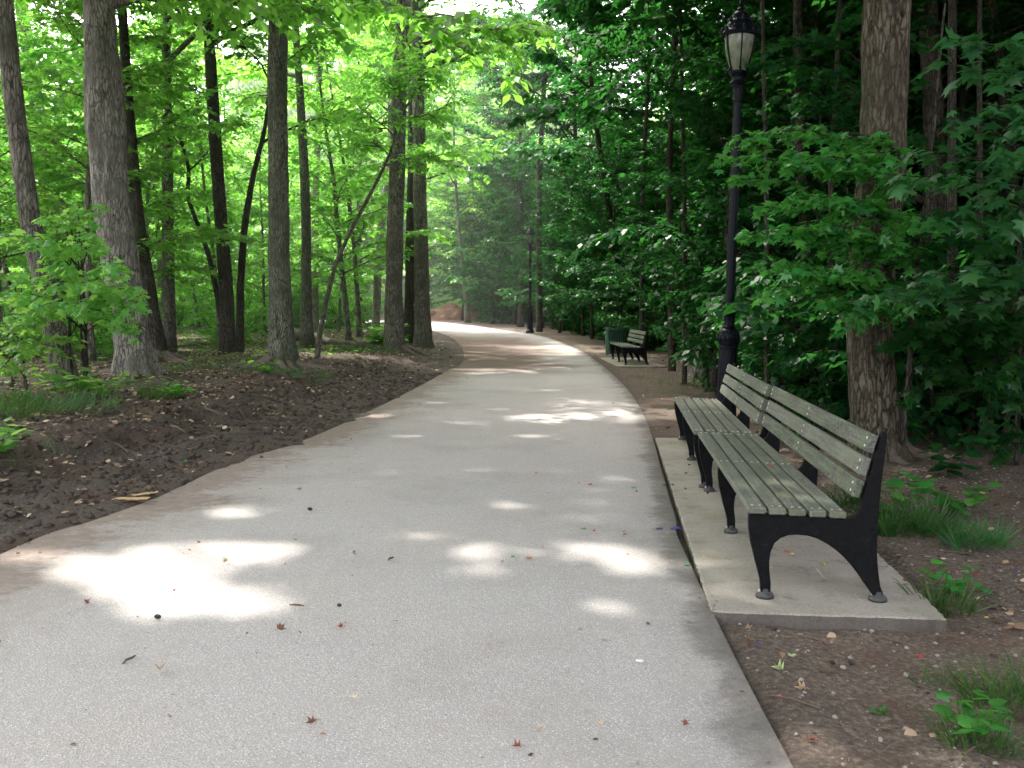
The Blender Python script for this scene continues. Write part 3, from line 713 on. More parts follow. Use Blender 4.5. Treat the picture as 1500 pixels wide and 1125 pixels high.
hero('tall_tree', 'slim dark trunk left of the mossy straight trunk, bare up to its crown', [(306,50,15),(312,160,17),(322,300,18),(331,420,20),(334,522,24)], 25.0, 'bark_dark', 18, 80, 20, .12, 7.2, 4.6, 12, 16, .20, 14, flare=.35)
hero('tall_tree', 'straight mossy grey trunk flaring at its base beside the grass patch', [(407,0,27),(407,150,28),(408,300,29),(410,420,32),(413,500,38),(415,548,50)], 19.5, 'bark_green', 18, 120, 40, .14, 6.9, 5.0, 15, 18, .19, 15, nroot=7, rootL=2.0, rad=.06, spread=(-2.6,.5), flare=.75)
hero('tall_tree', 'straight trunk with ivy at its foot, left of the paired trunks', [(590,20,21),(584,160,22),(580,300,23),(577,420,25),(578,514,32)], 29.0, 'bark', 19, 90, 24, .12, 8.4, 5.0, 13, 18, .21, 16, nroot=4, rootL=2.2, rad=.07, spread=(-1.2,.4), flare=.6)
hero('tall_tree', 'left trunk of the pair standing at the inner bend of the path', [(606,120,15),(604,260,15),(602,400,17),(601,497,22)], 34.5, 'bark_dark', 19, 80, 20, .12, 9.2, 4.6, 12, 16, .22, 17, flare=.5)
hero('tall_tree', 'right trunk of the pair standing at the inner bend of the path', [(611,60,17),(614,200,18),(616,330,20),(618,430,22),(620,501,27)], 33.5, 'bark', 19, 80, 20, .12, 9.2, 4.6, 12, 16, .22, 18, flare=.5)
hero('tall_tree', 'big furrowed brown trunk behind the nearest bench', [(1299,-10,62),(1296,120,62),(1292,250,62),(1280,360,60),(1272,470,60),(1277,570,64),(1288,660,84)], 9.6, 'bark_right', 17, 170, 64, .24, 6.2, 5.2, 17, 20, .19, 19, leafm='leaf_dark', flare=.5, nroot=4, rootL=.8)
hero('leaning_tree', 'small pale leaning trunk on bare soil beyond the lamp post', [(1062,330,11),(1050,400,14),(1040,450,16),(1033,500,19),(1022,546,26)], 20.5, 'bark_pale', 12, 60, 20, .1, 5.8, 3.2, 9, 14, .16, 20, leafm='leaf_dark', flare=.8, nroot=3, rootL=.6, rad=.05)
hero('slender_tree', 'thin trunk in deep shade at right of the furrowed trunk', [(1394,300,13),(1396,400,14),(1394,500,17),(1398,560,17),(1401,642,22)], 11.8, 'bark_dark', 11, 60, 18, .14, 5.6, 3.2, 9, 14, .16, 21, leafm='leaf_dark')
hero('slender_tree', 'thin grey trunk right of the lamp lantern', [(1168,-10,13),(1170,120,14),(1171,240,15),(1180,360,15),(1186,480,15),(1182,580,16)], 15.0, 'bark_dark', 14, 60, 16, .14, 6.3, 3.6, 10, 14, .18, 22, leafm='leaf_dark')
hero('slender_tree', 'thin bowed sapling leaning right, left of the ivy trunk', [(572,225,4),(545,280,5),(515,335,5.5),(492,385,6),(478,440,7),(468,490,7.5),(463,524,9)], 23.5, 'bark', 7, 50, 12, .1, 4.6, 1.6, 7, 10, .12, 23, flare=.1)
hero('slender_tree', 'thin forked stem beside the slim dark trunk', [(388,190,6),(370,260,8),(358,330,10),(352,420,11),(351,512,13)], 25.5, 'bark_dark', 10, 50, 12, .1, 5.5, 2.4, 8, 10, .14, 24, flare=.1)
hero('slender_tree', 'crooked thin stem left of the slim dark trunk', [(252,170,4),(272,225,5),(278,255,6),(273,285,6),(290,330,6),(305,370,7),(318,430,8),(334,500,9)], 26.0, 'bark_dark', 8, 50, 10, .05, 5.0, 2.0, 8, 10, .13, 25, flare=.1)
hero('slender_tree', 'sunlit pale thin trunk deep in the wood right of the mossy trunk', [(468,60,9),(466,180,9),(462,300,10),(461,400,11),(460,466,13)], 42.0, 'bark_pale', 16, 60, 14, .12, 9.5, 3.5, 8, 12, .22, 26)
hero('slender_tree', 'thin pale birch-like stem between the crooked stem and the brown trunk', [(228,230,5),(230,300,6),(233,380,7),(236,468,8)], 36.0, 'bark_pale', 12, 50, 10, .1, 8.0, 2.8, 8, 12, .2, 27)
hero('slender_tree', 'pale trunk leaning right, seen just left of the ivy trunk top', [(572,225,9),(566,280,10),(558,330,11),(553,400,11),(550,462,13)], 44.0, 'bark_pale', 14, 50, 12, .1, 9.5, 3, 7, 10, .22, 28)
hero('leaning_tree', 'far trunk leaning left between the two leftmost trunks', [(30,0,17),(48,120,18),(60,200,20),(72,290,21),(88,400,22),(100,478,26)], 30.0, 'bark', 17, 60, 16, .12, 8.5, 4.0, 10, 14, .2, 29)
for i, (px, wv, Y, pb) in enumerate([(985,9,23,540),(1003,6,19,552),(940,6,31,515),(790,8,48,497),(1125,7,13,590),(1215,7,12,600),(1440,8,10.5,640)]):
    hero('slender_tree', 'thin dark trunk among the shaded trees on the right of the path', [(px+random.uniform(-14,14),60,wv*.8),(px+random.uniform(-5,5),260,wv),(px,pb,wv*1.25)], Y, 'bark_dark', 9+Y*.16, 40, 10, .1, 4.5+Y*.12, 3, 8, 12, .17+Y*.001, 40+i, leafm='leaf_dark', group='thin shaded trunks on the right', flare=.2)

# tall trees whose crowns roof the wood; the ones whose trunks stand in view are the same kind
k_ = 0
SHADE_BOUGH = {(-7.6,11.0): [(tx, ty, 9.5+.7*((i*7)%4)) for i, (tx, ty) in enumerate([(a+.5*(j%2), b) for j, b in enumerate((3.2,4.6,6.0,7.4,9.0,10.6)) for a in (-2.6,-1.2,.2)])],
         (-6.3,7.2): [(tx, ty, 8.5+.6*((i*5)%4)) for i, (tx, ty) in enumerate([(a, b) for b in (1.8,3.0,4.4,5.8) for a in (-2.2,-.8,.6)])],
         (5.0,7.4): [(tx, ty, 8.0+.8*((i*3)%4)) for i, (tx, ty) in enumerate([(a, b) for b in (2.6,3.8,5.0,6.2,7.6,9.0) for a in (1.4,2.6,3.6)])]}
for (x, y, h, Rc, wd_) in [(-8.2,53,20,6.5,.22),(-6.0,48,20,6,.2),(-7.5,78.5,22,7,.24),(-1.5,73,21,6.5,.22),(-11.5,19,19,5.5,.24),(-9,25.5,19,6.5,.22),(-6.2,29.5,20,7.5,.22),(-13,12.5,18,5.5,.25),(-9.5,8.5,17,4.5,.2),(-6.3,7.2,17,9,.26),(-7.0,3.2,17,8,.24),(-7.6,11.0,18,9,.26),(-10.5,14.5,20,8,.2),(-9.5,-2,17,6,.24),(5.0,7.4,16,8.5,.22),(5.6,5.6,17,8,.22),
        (6.0,13.5,18,8,.22),(5.2,18.5,18,5.2,.2),(7.5,8.5,18,5.5,.22),(5.8,25,19,5.5,.2),(9.5,16,19,6,.25),(9,23,19,6,.24),(5.5,32,20,5.5,.2),(10,31,20,6,.24),(4.5,39,20,5.5,.2),(9,40,20,6,.24),(13,12,19,6,.25),(14,22,20,6,.26),(4.6,1.5,17,7.5,.22),(9.5,2.0,18,5.5,.24),(3.2,48,20,5,.2),(7.5,50,20,6,.22),(14,34,20,6,.26),(.5,57,20,5,.2),(5,60,20,6,.22),(12,56,20,6,.22),(-3,66,20,5,.2),(1.5,69,20,6,.22)]:
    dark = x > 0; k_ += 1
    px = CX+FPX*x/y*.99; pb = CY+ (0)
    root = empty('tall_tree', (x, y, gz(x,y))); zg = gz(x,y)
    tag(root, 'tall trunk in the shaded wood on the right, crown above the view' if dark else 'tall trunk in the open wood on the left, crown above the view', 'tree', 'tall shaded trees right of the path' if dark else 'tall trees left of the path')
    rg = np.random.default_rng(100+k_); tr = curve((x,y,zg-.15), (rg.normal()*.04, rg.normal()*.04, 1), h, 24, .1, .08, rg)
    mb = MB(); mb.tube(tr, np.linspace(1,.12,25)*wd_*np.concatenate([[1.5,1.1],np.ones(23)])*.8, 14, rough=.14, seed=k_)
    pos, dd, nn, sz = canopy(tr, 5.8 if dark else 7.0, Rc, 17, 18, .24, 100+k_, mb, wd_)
    if (x, y) in SHADE_BOUGH:  # unseen boughs added along the sun's rays to shade path and bench
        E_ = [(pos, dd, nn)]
        for (tx, ty, hh) in SHADE_BOUGH[(x, y)]:
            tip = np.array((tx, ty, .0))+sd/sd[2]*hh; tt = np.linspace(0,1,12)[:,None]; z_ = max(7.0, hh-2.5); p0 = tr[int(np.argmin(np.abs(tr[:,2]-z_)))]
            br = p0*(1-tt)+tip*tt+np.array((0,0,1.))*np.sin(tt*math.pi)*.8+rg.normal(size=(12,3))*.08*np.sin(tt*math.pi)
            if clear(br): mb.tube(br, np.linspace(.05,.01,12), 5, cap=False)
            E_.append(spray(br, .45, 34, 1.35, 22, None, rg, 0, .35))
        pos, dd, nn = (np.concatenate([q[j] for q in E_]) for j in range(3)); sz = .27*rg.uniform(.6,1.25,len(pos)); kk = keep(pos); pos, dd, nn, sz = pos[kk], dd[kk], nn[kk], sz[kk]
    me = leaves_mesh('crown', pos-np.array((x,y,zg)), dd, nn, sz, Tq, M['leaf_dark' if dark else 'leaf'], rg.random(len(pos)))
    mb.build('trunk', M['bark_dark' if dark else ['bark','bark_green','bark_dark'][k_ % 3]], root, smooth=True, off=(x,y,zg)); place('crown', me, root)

# ------------------------------------------------------------------ understorey
GR = dict(R='understorey trees in the shade right of the path', L='understorey trees left of the path', F='far trees beyond the bend')
LB = dict(R='dark leafy understorey tree in the shaded wood right of the path', L='light green understorey tree in the wood left of the path', F='sunlit leafy tree in the far wood beyond the bend')
protos = {}
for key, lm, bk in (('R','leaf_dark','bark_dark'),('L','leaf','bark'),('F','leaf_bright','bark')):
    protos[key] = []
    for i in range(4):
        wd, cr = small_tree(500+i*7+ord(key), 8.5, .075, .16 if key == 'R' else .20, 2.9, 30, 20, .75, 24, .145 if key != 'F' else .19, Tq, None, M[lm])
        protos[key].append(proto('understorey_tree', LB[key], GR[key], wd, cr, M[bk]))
used = set()
def put(key, i, x, y, s, rz):
    p = protos[key][i]
    o = p if (key, i) not in used else copy_tree(p); used.add((key, i))
    o.location = (x, y, gz(x,y)-.05); o.rotation_euler = (0,0,rz); o.scale = (s, s, s*random.uniform(.9,1.12)); return o
spots = []
def scatter(key, n, fx, fy, ok, dmin, smin=.8, smax=1.2):
    c = 0; tries = 0
    while c < n and tries < n*60:
        tries += 1; x = random.uniform(*fx); y = random.uniform(*fy)
        if not ok(x, y) or any((x-a)**2+(y-b)**2 < dmin*dmin for a, b in spots): continue
        spots.append((x,y)); put(key, c % 4, x, y, random.uniform(smin, smax), random.uniform(0, 6.28)); c += 1
def dR(x, y): return float(-sdist(x, y, Re)[0])
def dL(x, y): return float(sdist(x, y, Le)[0])
# the shaded wall right of the path, front row then depth
scatter('R', 26, (1,7), (15,62), lambda x,y: 1.5 < dR(x,y) < 3.4 and not (abs(x-3.4) < 1.3 and 20 < y < 31), 1.7, .8, 1.15)
scatter('R', 64, (2,26), (11,62), lambda x,y: 3.4 < dR(x,y) < 22 and x < y*.62+4 and (x > 5.0 or y > 14), 1.8, .9, 1.4)
scatter('R', 34, (6.5,24), (11.5,36), lambda x,y: x > 5.2+.08*y and x < y*.62+4, 1.5, 1.0, 1.5)
scatter('R', 14, (-8,16), (50,82), lambda x,y: 2.2 < dR(x,y) < 12, 2.2, .9, 1.5)
scatter('F', 14, (-34,-5), (38,60), lambda x,y: 4 < dL(x,y) and x > -y*.62-4, 2.4, .9, 1.4)
scatter('L', 40, (-34,-3), (30,60), lambda x,y: 3.5 < dL(x,y) and x > -y*.62-4 and not(-9 < x < -6 and y < 34), 2.4, .85, 1.4)
scatter('L', 15, (-22,-8.5), (20,32), lambda x,y: x > -y*.62-3 and dL(x,y) > 5.5, 2.6, .8, 1.2)
scatter('F', 30, (-52,-4), (58,90), lambda x,y: (dL(x,y) > 3 or dR(x,y) > 3) and x > -y*.62-4 and not (-15 < x < -2 and y > 74), 2.8, 1.2, 2.0)
scatter('F', 44, (-85,60), (92,125), lambda x,y: abs(x) < y*.66 and not (-10 < x < -2 and y < 112), 4.0, 1.8, 2.8)
scatter('F', 16, (-9,8), (64,92), lambda x,y: dR(x,y) > 2.5 and not (-6.5 < x < -3.2 and y < 86), 2.0, 1.0, 1.7)
scatter('R', 8, (-5,5), (56,76), lambda x,y: 1.6 < dR(x,y) < 7, 1.6, 1.1, 1.5)
scatter('F', 22, (-30,12), (112,136), lambda x,y: True, 3.4, 2.9, 3.8)
scatter('F', 8, (-13,3), (82,112), lambda x,y: (x > -2.5 or x < -9.5) and dR(x,y) > 3, 2.6, 1.8, 2.4)
for key, sc_, xr, yr in (('L',1.0,(-30,-8),(-14,10)),('R',1.1,(8,20),(-10,9))):
    scatter(key, 7, xr, yr, lambda x,y: True, 3.0, .9, 1.3)

# ------------------------------------------------------------------ bushes
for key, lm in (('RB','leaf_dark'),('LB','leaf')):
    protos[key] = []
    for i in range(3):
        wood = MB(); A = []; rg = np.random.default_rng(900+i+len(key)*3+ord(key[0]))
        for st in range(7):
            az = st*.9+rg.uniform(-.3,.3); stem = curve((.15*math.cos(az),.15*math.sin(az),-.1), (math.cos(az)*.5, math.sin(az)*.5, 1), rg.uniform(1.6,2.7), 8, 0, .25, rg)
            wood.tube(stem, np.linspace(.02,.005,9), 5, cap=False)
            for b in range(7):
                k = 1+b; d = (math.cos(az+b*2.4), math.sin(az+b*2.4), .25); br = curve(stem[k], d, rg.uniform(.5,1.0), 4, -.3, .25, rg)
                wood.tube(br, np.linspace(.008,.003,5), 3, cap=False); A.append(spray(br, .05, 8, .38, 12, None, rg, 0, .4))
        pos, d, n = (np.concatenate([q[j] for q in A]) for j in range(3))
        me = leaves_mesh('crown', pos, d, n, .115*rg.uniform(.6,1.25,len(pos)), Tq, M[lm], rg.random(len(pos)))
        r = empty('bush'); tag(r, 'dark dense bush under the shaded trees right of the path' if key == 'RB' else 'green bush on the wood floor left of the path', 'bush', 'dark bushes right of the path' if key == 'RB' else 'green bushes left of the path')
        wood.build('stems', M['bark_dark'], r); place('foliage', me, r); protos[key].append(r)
def scatter3(key, *a, **k):
    global spots
    sp, spots = spots, []
    c = protos[key]
    scatter_n(key, *a, **k); spots = sp
def scatter_n(key, n, fx, fy, ok, dmin, smin=.8, smax=1.2):
    c = 0; tries = 0
    while c < n and tries < n*60:
        tries += 1; x = random.uniform(*fx); y = random.uniform(*fy)
        if not ok(x, y) or any((x-a)**2+(y-b)**2 < dmin*dmin for a, b in spots): continue
        spots.append((x,y)); put(key, c % len(protos[key]), x, y, random.uniform(smin, smax), random.uniform(0, 6.28)); c += 1
scatter3('RB', 34, (2.5,9), (12.2,60), lambda x,y: 1.9 < dR(x,y) < 4.0 and not (abs(x-3.4) < 1.4 and 19 < y < 32) and (y > 13.5 or x > 3.8), 1.15, .5, .95)
scatter3('RB', 26, (4.5,12), (10.5,20), lambda x,y: x < y*.6+2, 1.0, .9, 1.5)
scatter3('RB', 60, (3,30), (9.5,60), lambda x,y: 4.0 <= dR(x,y) < 18 and x < y*.62+3, 1.5, .8, 1.5)
scatter3('RB', 16, (-8,14), (60,88), lambda x,y: 2.5 < dR(x,y) < 14 and not (-9.5 < x < -2), 1.6, .9, 1.5)
scatter3('LB', 46, (-40,-4), (33,62), lambda x,y: dL(x,y) > 3.2 and x > -y*.62-4, 1.7, .8, 1.5)
scatter3('LB', 16, (-24,-9), (17,33), lambda x,y: x > -y*.62-3 and dL(x,y) > 7, 2.0, .5, .95)
scatter3('LB', 60, (-75,60), (80,100), lambda x,y: abs(x) < y*.68 and not (-11 < x < -2.5) and (dL(x,y) > 3 or dR(x,y) > 3), 2.2, 1.5, 2.6)

# ------------------------------------------------------------------ near saplings with lobed leaves
def directed(name, label, cat, base, H, tips, leafm, size, tmpl, bark, r0=.035, ntw=9, tl=.34, nl=9, seed=1, extra=0, lean=(0,0), f0=.3, hang=.35, nstem=1, group=None):
    rg = np.random.default_rng(seed); bx, by = base; zg = gz(bx, by); root = empty(name, (bx,by,zg)); tag(root, label, cat, group)
    wood = MB(); A = []; stems = []
    for s in range(nstem):
        st = curve((bx+.12*s*math.cos(s*2.2), by+.12*s*math.sin(s*2.2), zg-.1), (lean[0]+rg.normal()*.08*(s > 0), lean[1]+rg.normal()*.08, 1), H*(1-.12*s), 12, .1, .12, rg)
        wood.tube(st, np.linspace(1,.25,13)*r0*(1-.12*s), 8, rough=.1, seed=seed); stems.append(st)
    for i, (px, py, Y) in enumerate(tips):
        tip = np.array(atY(px, py, Y)); st = stems[i % nstem]
        dist = np.linalg.norm(tip[:2]-np.array(base)); zb = np.clip(tip[2]-dist*.25, zg+.3*(H), zg+H*.95) if tip[2] > zg+.4 else zg+.2
        k = int(np.argmin(np.abs(st[:,2]-zb))); p = st[k]; t = np.linspace(0,1,9)[:,None]
        br = p*(1-t)+tip*t+np.array((0,0,1.))*np.sin(t*math.pi)*dist*.09+rg.normal(size=(9,3))*.03*np.sin(t*math.pi)
        wood.tube(br, np.linspace(r0*.36, .0035, 9), 5, cap=False)
        A.append(spray(br, f0, max(5, int(ntw*dist/1.6)), tl, nl, wood, rg, .003, hang))
    pos, d, n = (np.concatenate([q[j] for q in A]) for j in range(3))
    me = leaves_mesh('crown', pos-np.array((bx,by,zg)), d, n, size*rg.uniform(.55,1.25,len(pos)), tmpl, M[leafm], rg.random(len(pos)))
    wood.build('trunk', M[bark], root, smooth=True, off=(bx,by,zg)); place('crown', me, root); return root
directed('maple_sapling', 'light green lobed-leaf sapling reaching over the bench toward the lamp post', 'tree', (3.75,9.4), 4.4,
   [(1058,232,8.9),(1080,262,8.8),(1098,215,9.2),(1112,300,8.7),(1070,205,9.4),(1150,240,8.7),(1128,345,8.6),(1118,385,8.6),(1122,425,8.6),(1165,290,8.4),(1190,400,8.4),(1225,250,8.8),(1215,330,8.6),(1250,400,8.4),(1180,455,8.6),(1240,480,8.4),(1270,300,8.8),(1160,180,9.6),(1300,370,8.6),(1230,200,9.2),(1205,230,8.8),(1260,225,8.9),(1180,330,8.6),(1240,300,8.7),(1280,440,8.5),(1150,400,8.5),(1310,250,8.6),(1330,330,8.5),(1260,345,8.4),(1210,440,8.5),(1330,440,8.4),(1095,340,8.6)], 'leaf_near', .10, Tm, 'bark_dark', .035, 10, .32, 12, 61)
directed('maple_sapling', 'dark green sapling with drooping leafy boughs above the light green one', 'tree', (4.2,11.6), 5.6,
   [(1110,90,11),(1150,60,11),(1200,100,11),(1180,160,11),(1230,40,11),(1140,140,11.4),(1240,150,11),(1330,120,10.8),(1350,60,11),(1290,60,11.4),(1340,200,10.6),(1210,540,11.4),(1150,520,11.4),(1110,480,11.6),(1200,480,11.4),(1130,560,12)], 'leaf_dark', .12, Tm, 'bark_dark', .045, 10, .4, 9, 62)
directed('broadleaf_sapling', 'sapling with big bluish green leaves hanging in from the right edge', 'tree', (4.75,7.4), 3.9,
   [(1300,255,7.0),(1345,225,6.8),(1395,175,6.6),(1440,150,6.6),(1405,255,6.5),(1375,320,6.9),(1460,120,6.7),(1385,55,7.0),(1370,90,7.0),(1465,225,6.5),(1350,400,7.0),(1300,425,7.1),(1240,440,7.3),(1425,300,6.8),(1490,330,6.7),(1420,390,7.0),(1490,60,7),(1495,180,6.4)], 'leaf_blue', .135, Tm, 'bark_dark', .035, 6, .26, 7, 63, f0=.42)
directed('broadleaf_sapling', 'dark leafy shrub filling the lower right edge behind the grass clumps', 'shrub', (4.7,9.0), 2.9,
   [(1340,440,8.6),(1400,430,8.6),(1460,420,8.6),(1490,480,8.4),(1420,500,8.5),(1350,520,8.6),(1380,470,8.2),(1450,560,8.3),(1490,610,8.2),(1340,570,8.8),(1475,660,8.2),(1440,620,8.3),(1380,590,8.8),(1300,500,8.6),(1490,540,8.0),(1440,470,8.2),(1330,480,8.3)], 'leaf_dark', .12, Tm, 'bark_dark', .03, 9, .34, 9, 64, f0=.25, nstem=2)
directed('maple_sapling', 'bright leafy sapling on the bank in front of the thick grey trunk', 'tree', onground(128,575)[:2], 2.6,
   [(10,345,11.6),(60,318,12),(100,308,12),(130,340,11.4),(175,385,11.2),(205,425,11.2),(150,420,11),(215,448,11.4),(90,390,11.2),(30,405,11.2),(20,470,11.2),(170,465,11.2),(60,450,11),(0,430,11.4),(110,455,11),(190,490,11.4),(75,350,11.6),(150,300,12.2),(40,360,11.2)], 'leaf_bright', .12, Tm, 'bark_dark', .028, 8, .34, 8, 65, f0=.35, nstem=3)
directed('maple_sapling', 'low bright sapling crowding the leaning trunk at the left edge', 'tree', onground(40,572)[:2], 1.7,
   [(0,400,12.4),(20,440,12.6),(60,470,12.2),(0,480,12),(90,520,12.3),(30,520,11.8),(70,430,12.8),(0,540,11.6),(110,500,12.4)], 'leaf_bright', .11, Tm, 'bark_dark', .018, 8, .3, 8, 66, f0=.2, nstem=3)
def herb(label, px, py, s, n, leafm, seed, tmpl=Tb, cat='plant', name='leafy_plant'):
    x, y, z = onground(px, py); rg = np.random.default_rng(seed); wood = MB(); P = []; D = []; N = []
    root = empty(name, (x,y,z)); tag(root, label, cat)
    for i in range(n):
        az = i*2.4+rg.uniform(-.4,.4); L = s*rg.uniform(.6,1.1); st = curve((0,0,-.01), (math.cos(az)*.6, math.sin(az)*.6, 1), L, 6, -.6, .2, rg)
        wood.tube(st, np.linspace(.003,.0015,7), 3, cap=False)
        for k in (2,3,4,5,6,6):
            a = rg.uniform(0,6.28); P.append(st[k]); D.append((math.cos(a), math.sin(a), rg.uniform(-.2,.4))); N.append((rg.normal()*.3, rg.normal()*.3, 1))
    me = leaves_mesh('foliage', np.array(P), np.array(D), np.array(N,float), s*.34*rg.uniform(.5,1.2,len(P)), tmpl, M[leafm], rg.random(len(P)))
    wood.build('stems', M['twig'], root); place('foliage', me, root)
herb('small bright leafy plant at the left edge above the mud', -8, 668, .36, 12, 'leaf_bright', 1)
herb('bright weedy plant at the foot of the thick grey trunk', 150, 585, .42, 10, 'leaf_bright', 2)
herb('tall thin-stemmed weed at the foot of the leafy sapling', 95, 588, .6, 9, 'leaf_bright', 3)
herb('small weed on the bank between thick trunk and path', 260, 585, .3, 8, 'leaf', 4)
herb('broad-leaved weed beside the slab corner', 1395, 878, .20, 8, 'leaf_near', 5)
herb('leafy weed with light broad leaves low at the right edge', 1425, 1090, .20, 9, 'leaf_near', 6)
herb('dark leafy weed behind the grass clump nearest the bench', 1400, 760, .32, 10, 'leaf_near', 7)
herb('leafy weed right of the big furrowed trunk', 1395, 700, .4, 8, 'leaf_dark', 8)
herb('dock-like plant standing behind the bench end', 1325, 755, .34, 7, 'leaf_near', 9)
herb('tiny seedling on bare soil near the slab', 1290, 1045, .05, 5, 'leaf_near', 10)
herb('small plant at the foot of the mossy trunk', 385, 548, .35, 7, 'leaf', 11)
herb('ivy-like plant at the foot of the trunk by the bend', 562, 512, .9, 22, 'leaf', 12)
herb('low green plant on the bank left of the path', 640, 0+560, .0001, 1, 'leaf', 13) if False else None

# ------------------------------------------------------------------ grass
def blades(cx, cy, rad, n, h, rg, spread=.5):
    a = rg.uniform(0,6.283,n); r = rad*np.sqrt(rg.random(n)); x = cx+r*np.cos(a); y = cy+r*np.sin(a)
    d = np.stack([rg.normal(size=n)*spread+np.cos(a)*r/rad*.4, rg.normal(size=n)*spread+np.sin(a)*r/rad*.4, np.ones(n)], 1)
    nn = np.stack([np.cos(a+1), np.sin(a+1), np.zeros(n)], 1); return x, y, d, nn, h*rg.uniform(.4,1.15,n)
def grass_tuft(label, px, py, rad, n, h, mat, seed):
    x, y, z = onground(px, py); rg = np.random.default_rng(seed); X, Y, D, N, S = blades(x, y, rad, n, h, rg)
    zz = ground(X, Y)-.01; o = place('grass_tuft', leaves_mesh('grass_tuft', np.stack([X-x, Y-y, zz-z], 1), D, N, S, Tg2, M[mat], rg.random(n)))
    o.location = (x,y,z); tag(o, label, 'grass clump')
def _blade(wf=.8):
    v = []; 
    for t, wv in ((0,.022),(.35,.024),(.65,.018),(.87,.010)): v += [(-wv*wf, t, .34*t*t), (wv*wf, t, .34*t*t)]
    v.append((0,.98,.46)); return np.array(v, float), [(0,1,3,2),(2,3,5,4),(4,5,7,6),(6,7,8)]
Tg2 = _blade()
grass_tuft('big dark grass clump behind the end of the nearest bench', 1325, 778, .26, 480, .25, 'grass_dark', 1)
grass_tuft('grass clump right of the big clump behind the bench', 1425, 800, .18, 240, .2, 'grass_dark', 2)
grass_tuft('straggly grass clump growing along the slab corner', 1385, 895, .12, 130, .22, 'grass', 3)
grass_tuft('wide grass clump at the right edge of the dirt', 1475, 1030, .16, 240, .20, 'grass', 4)
grass_tuft('pale flattened grass clump near the bottom right corner', 1435, 1100, .12, 120, .16, 'grass', 5)
grass_tuft('thin grass sprigs on the dirt below the slab', 1365, 1005, .07, 36, .11, 'grass', 6)
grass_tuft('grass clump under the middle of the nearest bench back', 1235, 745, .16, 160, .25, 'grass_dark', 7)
grass_tuft('grass clump on the bank at the foot of the thick trunk', 240, 580, .32, 320, .22, 'grass', 8)
rg = np.random.default_rng(44); G_ = []
for (px, py, rad, n, h) in [(410,548,.9,1500,.16),(360,530,1.2,1200,.14),(500,512,1.6,2200,.20),(450,505,1.6,1500,.18),(540,505,1.5,1500,.2),(60,600,.8,900,.2),(20,600,.8,900,.24),(290,540,1.2,1200,.16),(250,510,2.2,1500,.22),(350,490,2.5,1500,.25),(130,520,1.5,900,.25),(985,572,.9,900,.14),(975,600,.6,500,.12),(1010,560,.8,400,.14),(955,553,.6,300,.12),(570,545,.6,200,.10),(30,655,.5,200,.16),(200,480,3,1500,.3),(500,480,3,1500,.25)]:
    x, y, z = onground(px, py); X_, Y_, D_, N_, S_ = blades(x, y, rad, n, h, rg)
    ok = (fbm(X_*2.2, Y_*2.2, 3) > .45)&((sdist(X_,Y_,Le) > .25)|(-sdist(X_,Y_,Re) > .3))
    G_.append([q[ok] for q in (X_, Y_, D_, N_, S_)])
X_, Y_, D_, N_, S_ = (np.concatenate([q[j] for q in G_]) for j in range(5))
tag(place('grass', leaves_mesh('grass', np.stack([X_, Y_, ground(X_,Y_)-.01], 1), D_, N_, S_, Tg2, M['grass'])), 'thin patches of short grass on the wood floor around the trunks', 'grass', kind='stuff')
n = 9000; X_ = -rng.uniform(3,26,n); Y_ = rng.uniform(12,46,n); dl = sdist(X_,Y_,Le); ok = (dl > 2.5)&(fbm(X_*.5,Y_*.5,3) > .5)
X_, Y_ = X_[ok], Y_[ok]; n = len(X_); a = rng.uniform(0,6.28,n)
tag(place('ground_cover', leaves_mesh('ground_cover', np.stack([X_,Y_,ground(X_,Y_)+rng.uniform(.02,.16,n)],1), np.stack([np.cos(a),np.sin(a),rng.uniform(-.2,.4,n)],1), np.stack([rng.normal(size=n)*.3,rng.normal(size=n)*.3,np.ones(n)],1), rng.uniform(.06,.16,n), Tq, M['leaf'])), 'low green leafy ground cover through the open wood on the left', 'ground cover', kind='stuff')

# ------------------------------------------------------------------ litter of leaves, twigs and stones
def litter(name, label, cat, X, Y, size, mat, tmpl=Tb, lift=.012, tilt=.45):
    n = len(X); a = rng.uniform(0,6.28,n); s = rng.uniform(*size, n)
    o = place(name, leaves_mesh(name, np.stack([X,Y,ground(X,Y)+lift],1), np.stack([np.cos(a),np.sin(a),rng.normal(size=n)*.25],1), np.stack([rng.normal(size=n)*tilt,rng.normal(size=n)*tilt,np.ones(n)],1), s, tmpl, M[mat])); tag(o, label, cat, kind='stuff')
n = 150000; X_ = rng.uniform(-16,0,n); Y_ = 4+rng.random(n)**1.4*38; dl = sdist(X_,Y_,Le)
pr = np.where(dl < .25, .03, np.where(dl < 1.2, .16, .75))*(.3+.9*(fbm(X_*1.3,Y_*1.3,3) > .48)); ok = (rng.random(n) < pr)&(dl > .05)
litter('leaf_litter', 'dry brown leaves littering the bank and wood floor left of the path', 'leaf litter', X_[ok], Y_[ok], (.018,.075), 'litter')
n = 26000; X_ = rng.uniform(1,9,n); Y_ = 2.6+rng.random(n)**1.3*28; dr = -sdist(X_,Y_,Re); sx = X_-(1.0+.103*(Y_-4.6))
ok = (dr > .08)&~((sx > -.05)&(sx < 1.12)&(Y_ > 4.66)&(Y_ < 11.1))&(rng.random(n) < np.where(dr < 1.3, .13, .55)*(.25+(fbm(X_*1.5,Y_*1.5,3) > .5)))
litter('leaf_litter', 'dry brown leaves littering the shaded soil right of the path', 'leaf litter', X_[ok], Y_[ok], (.014,.06), 'litter')
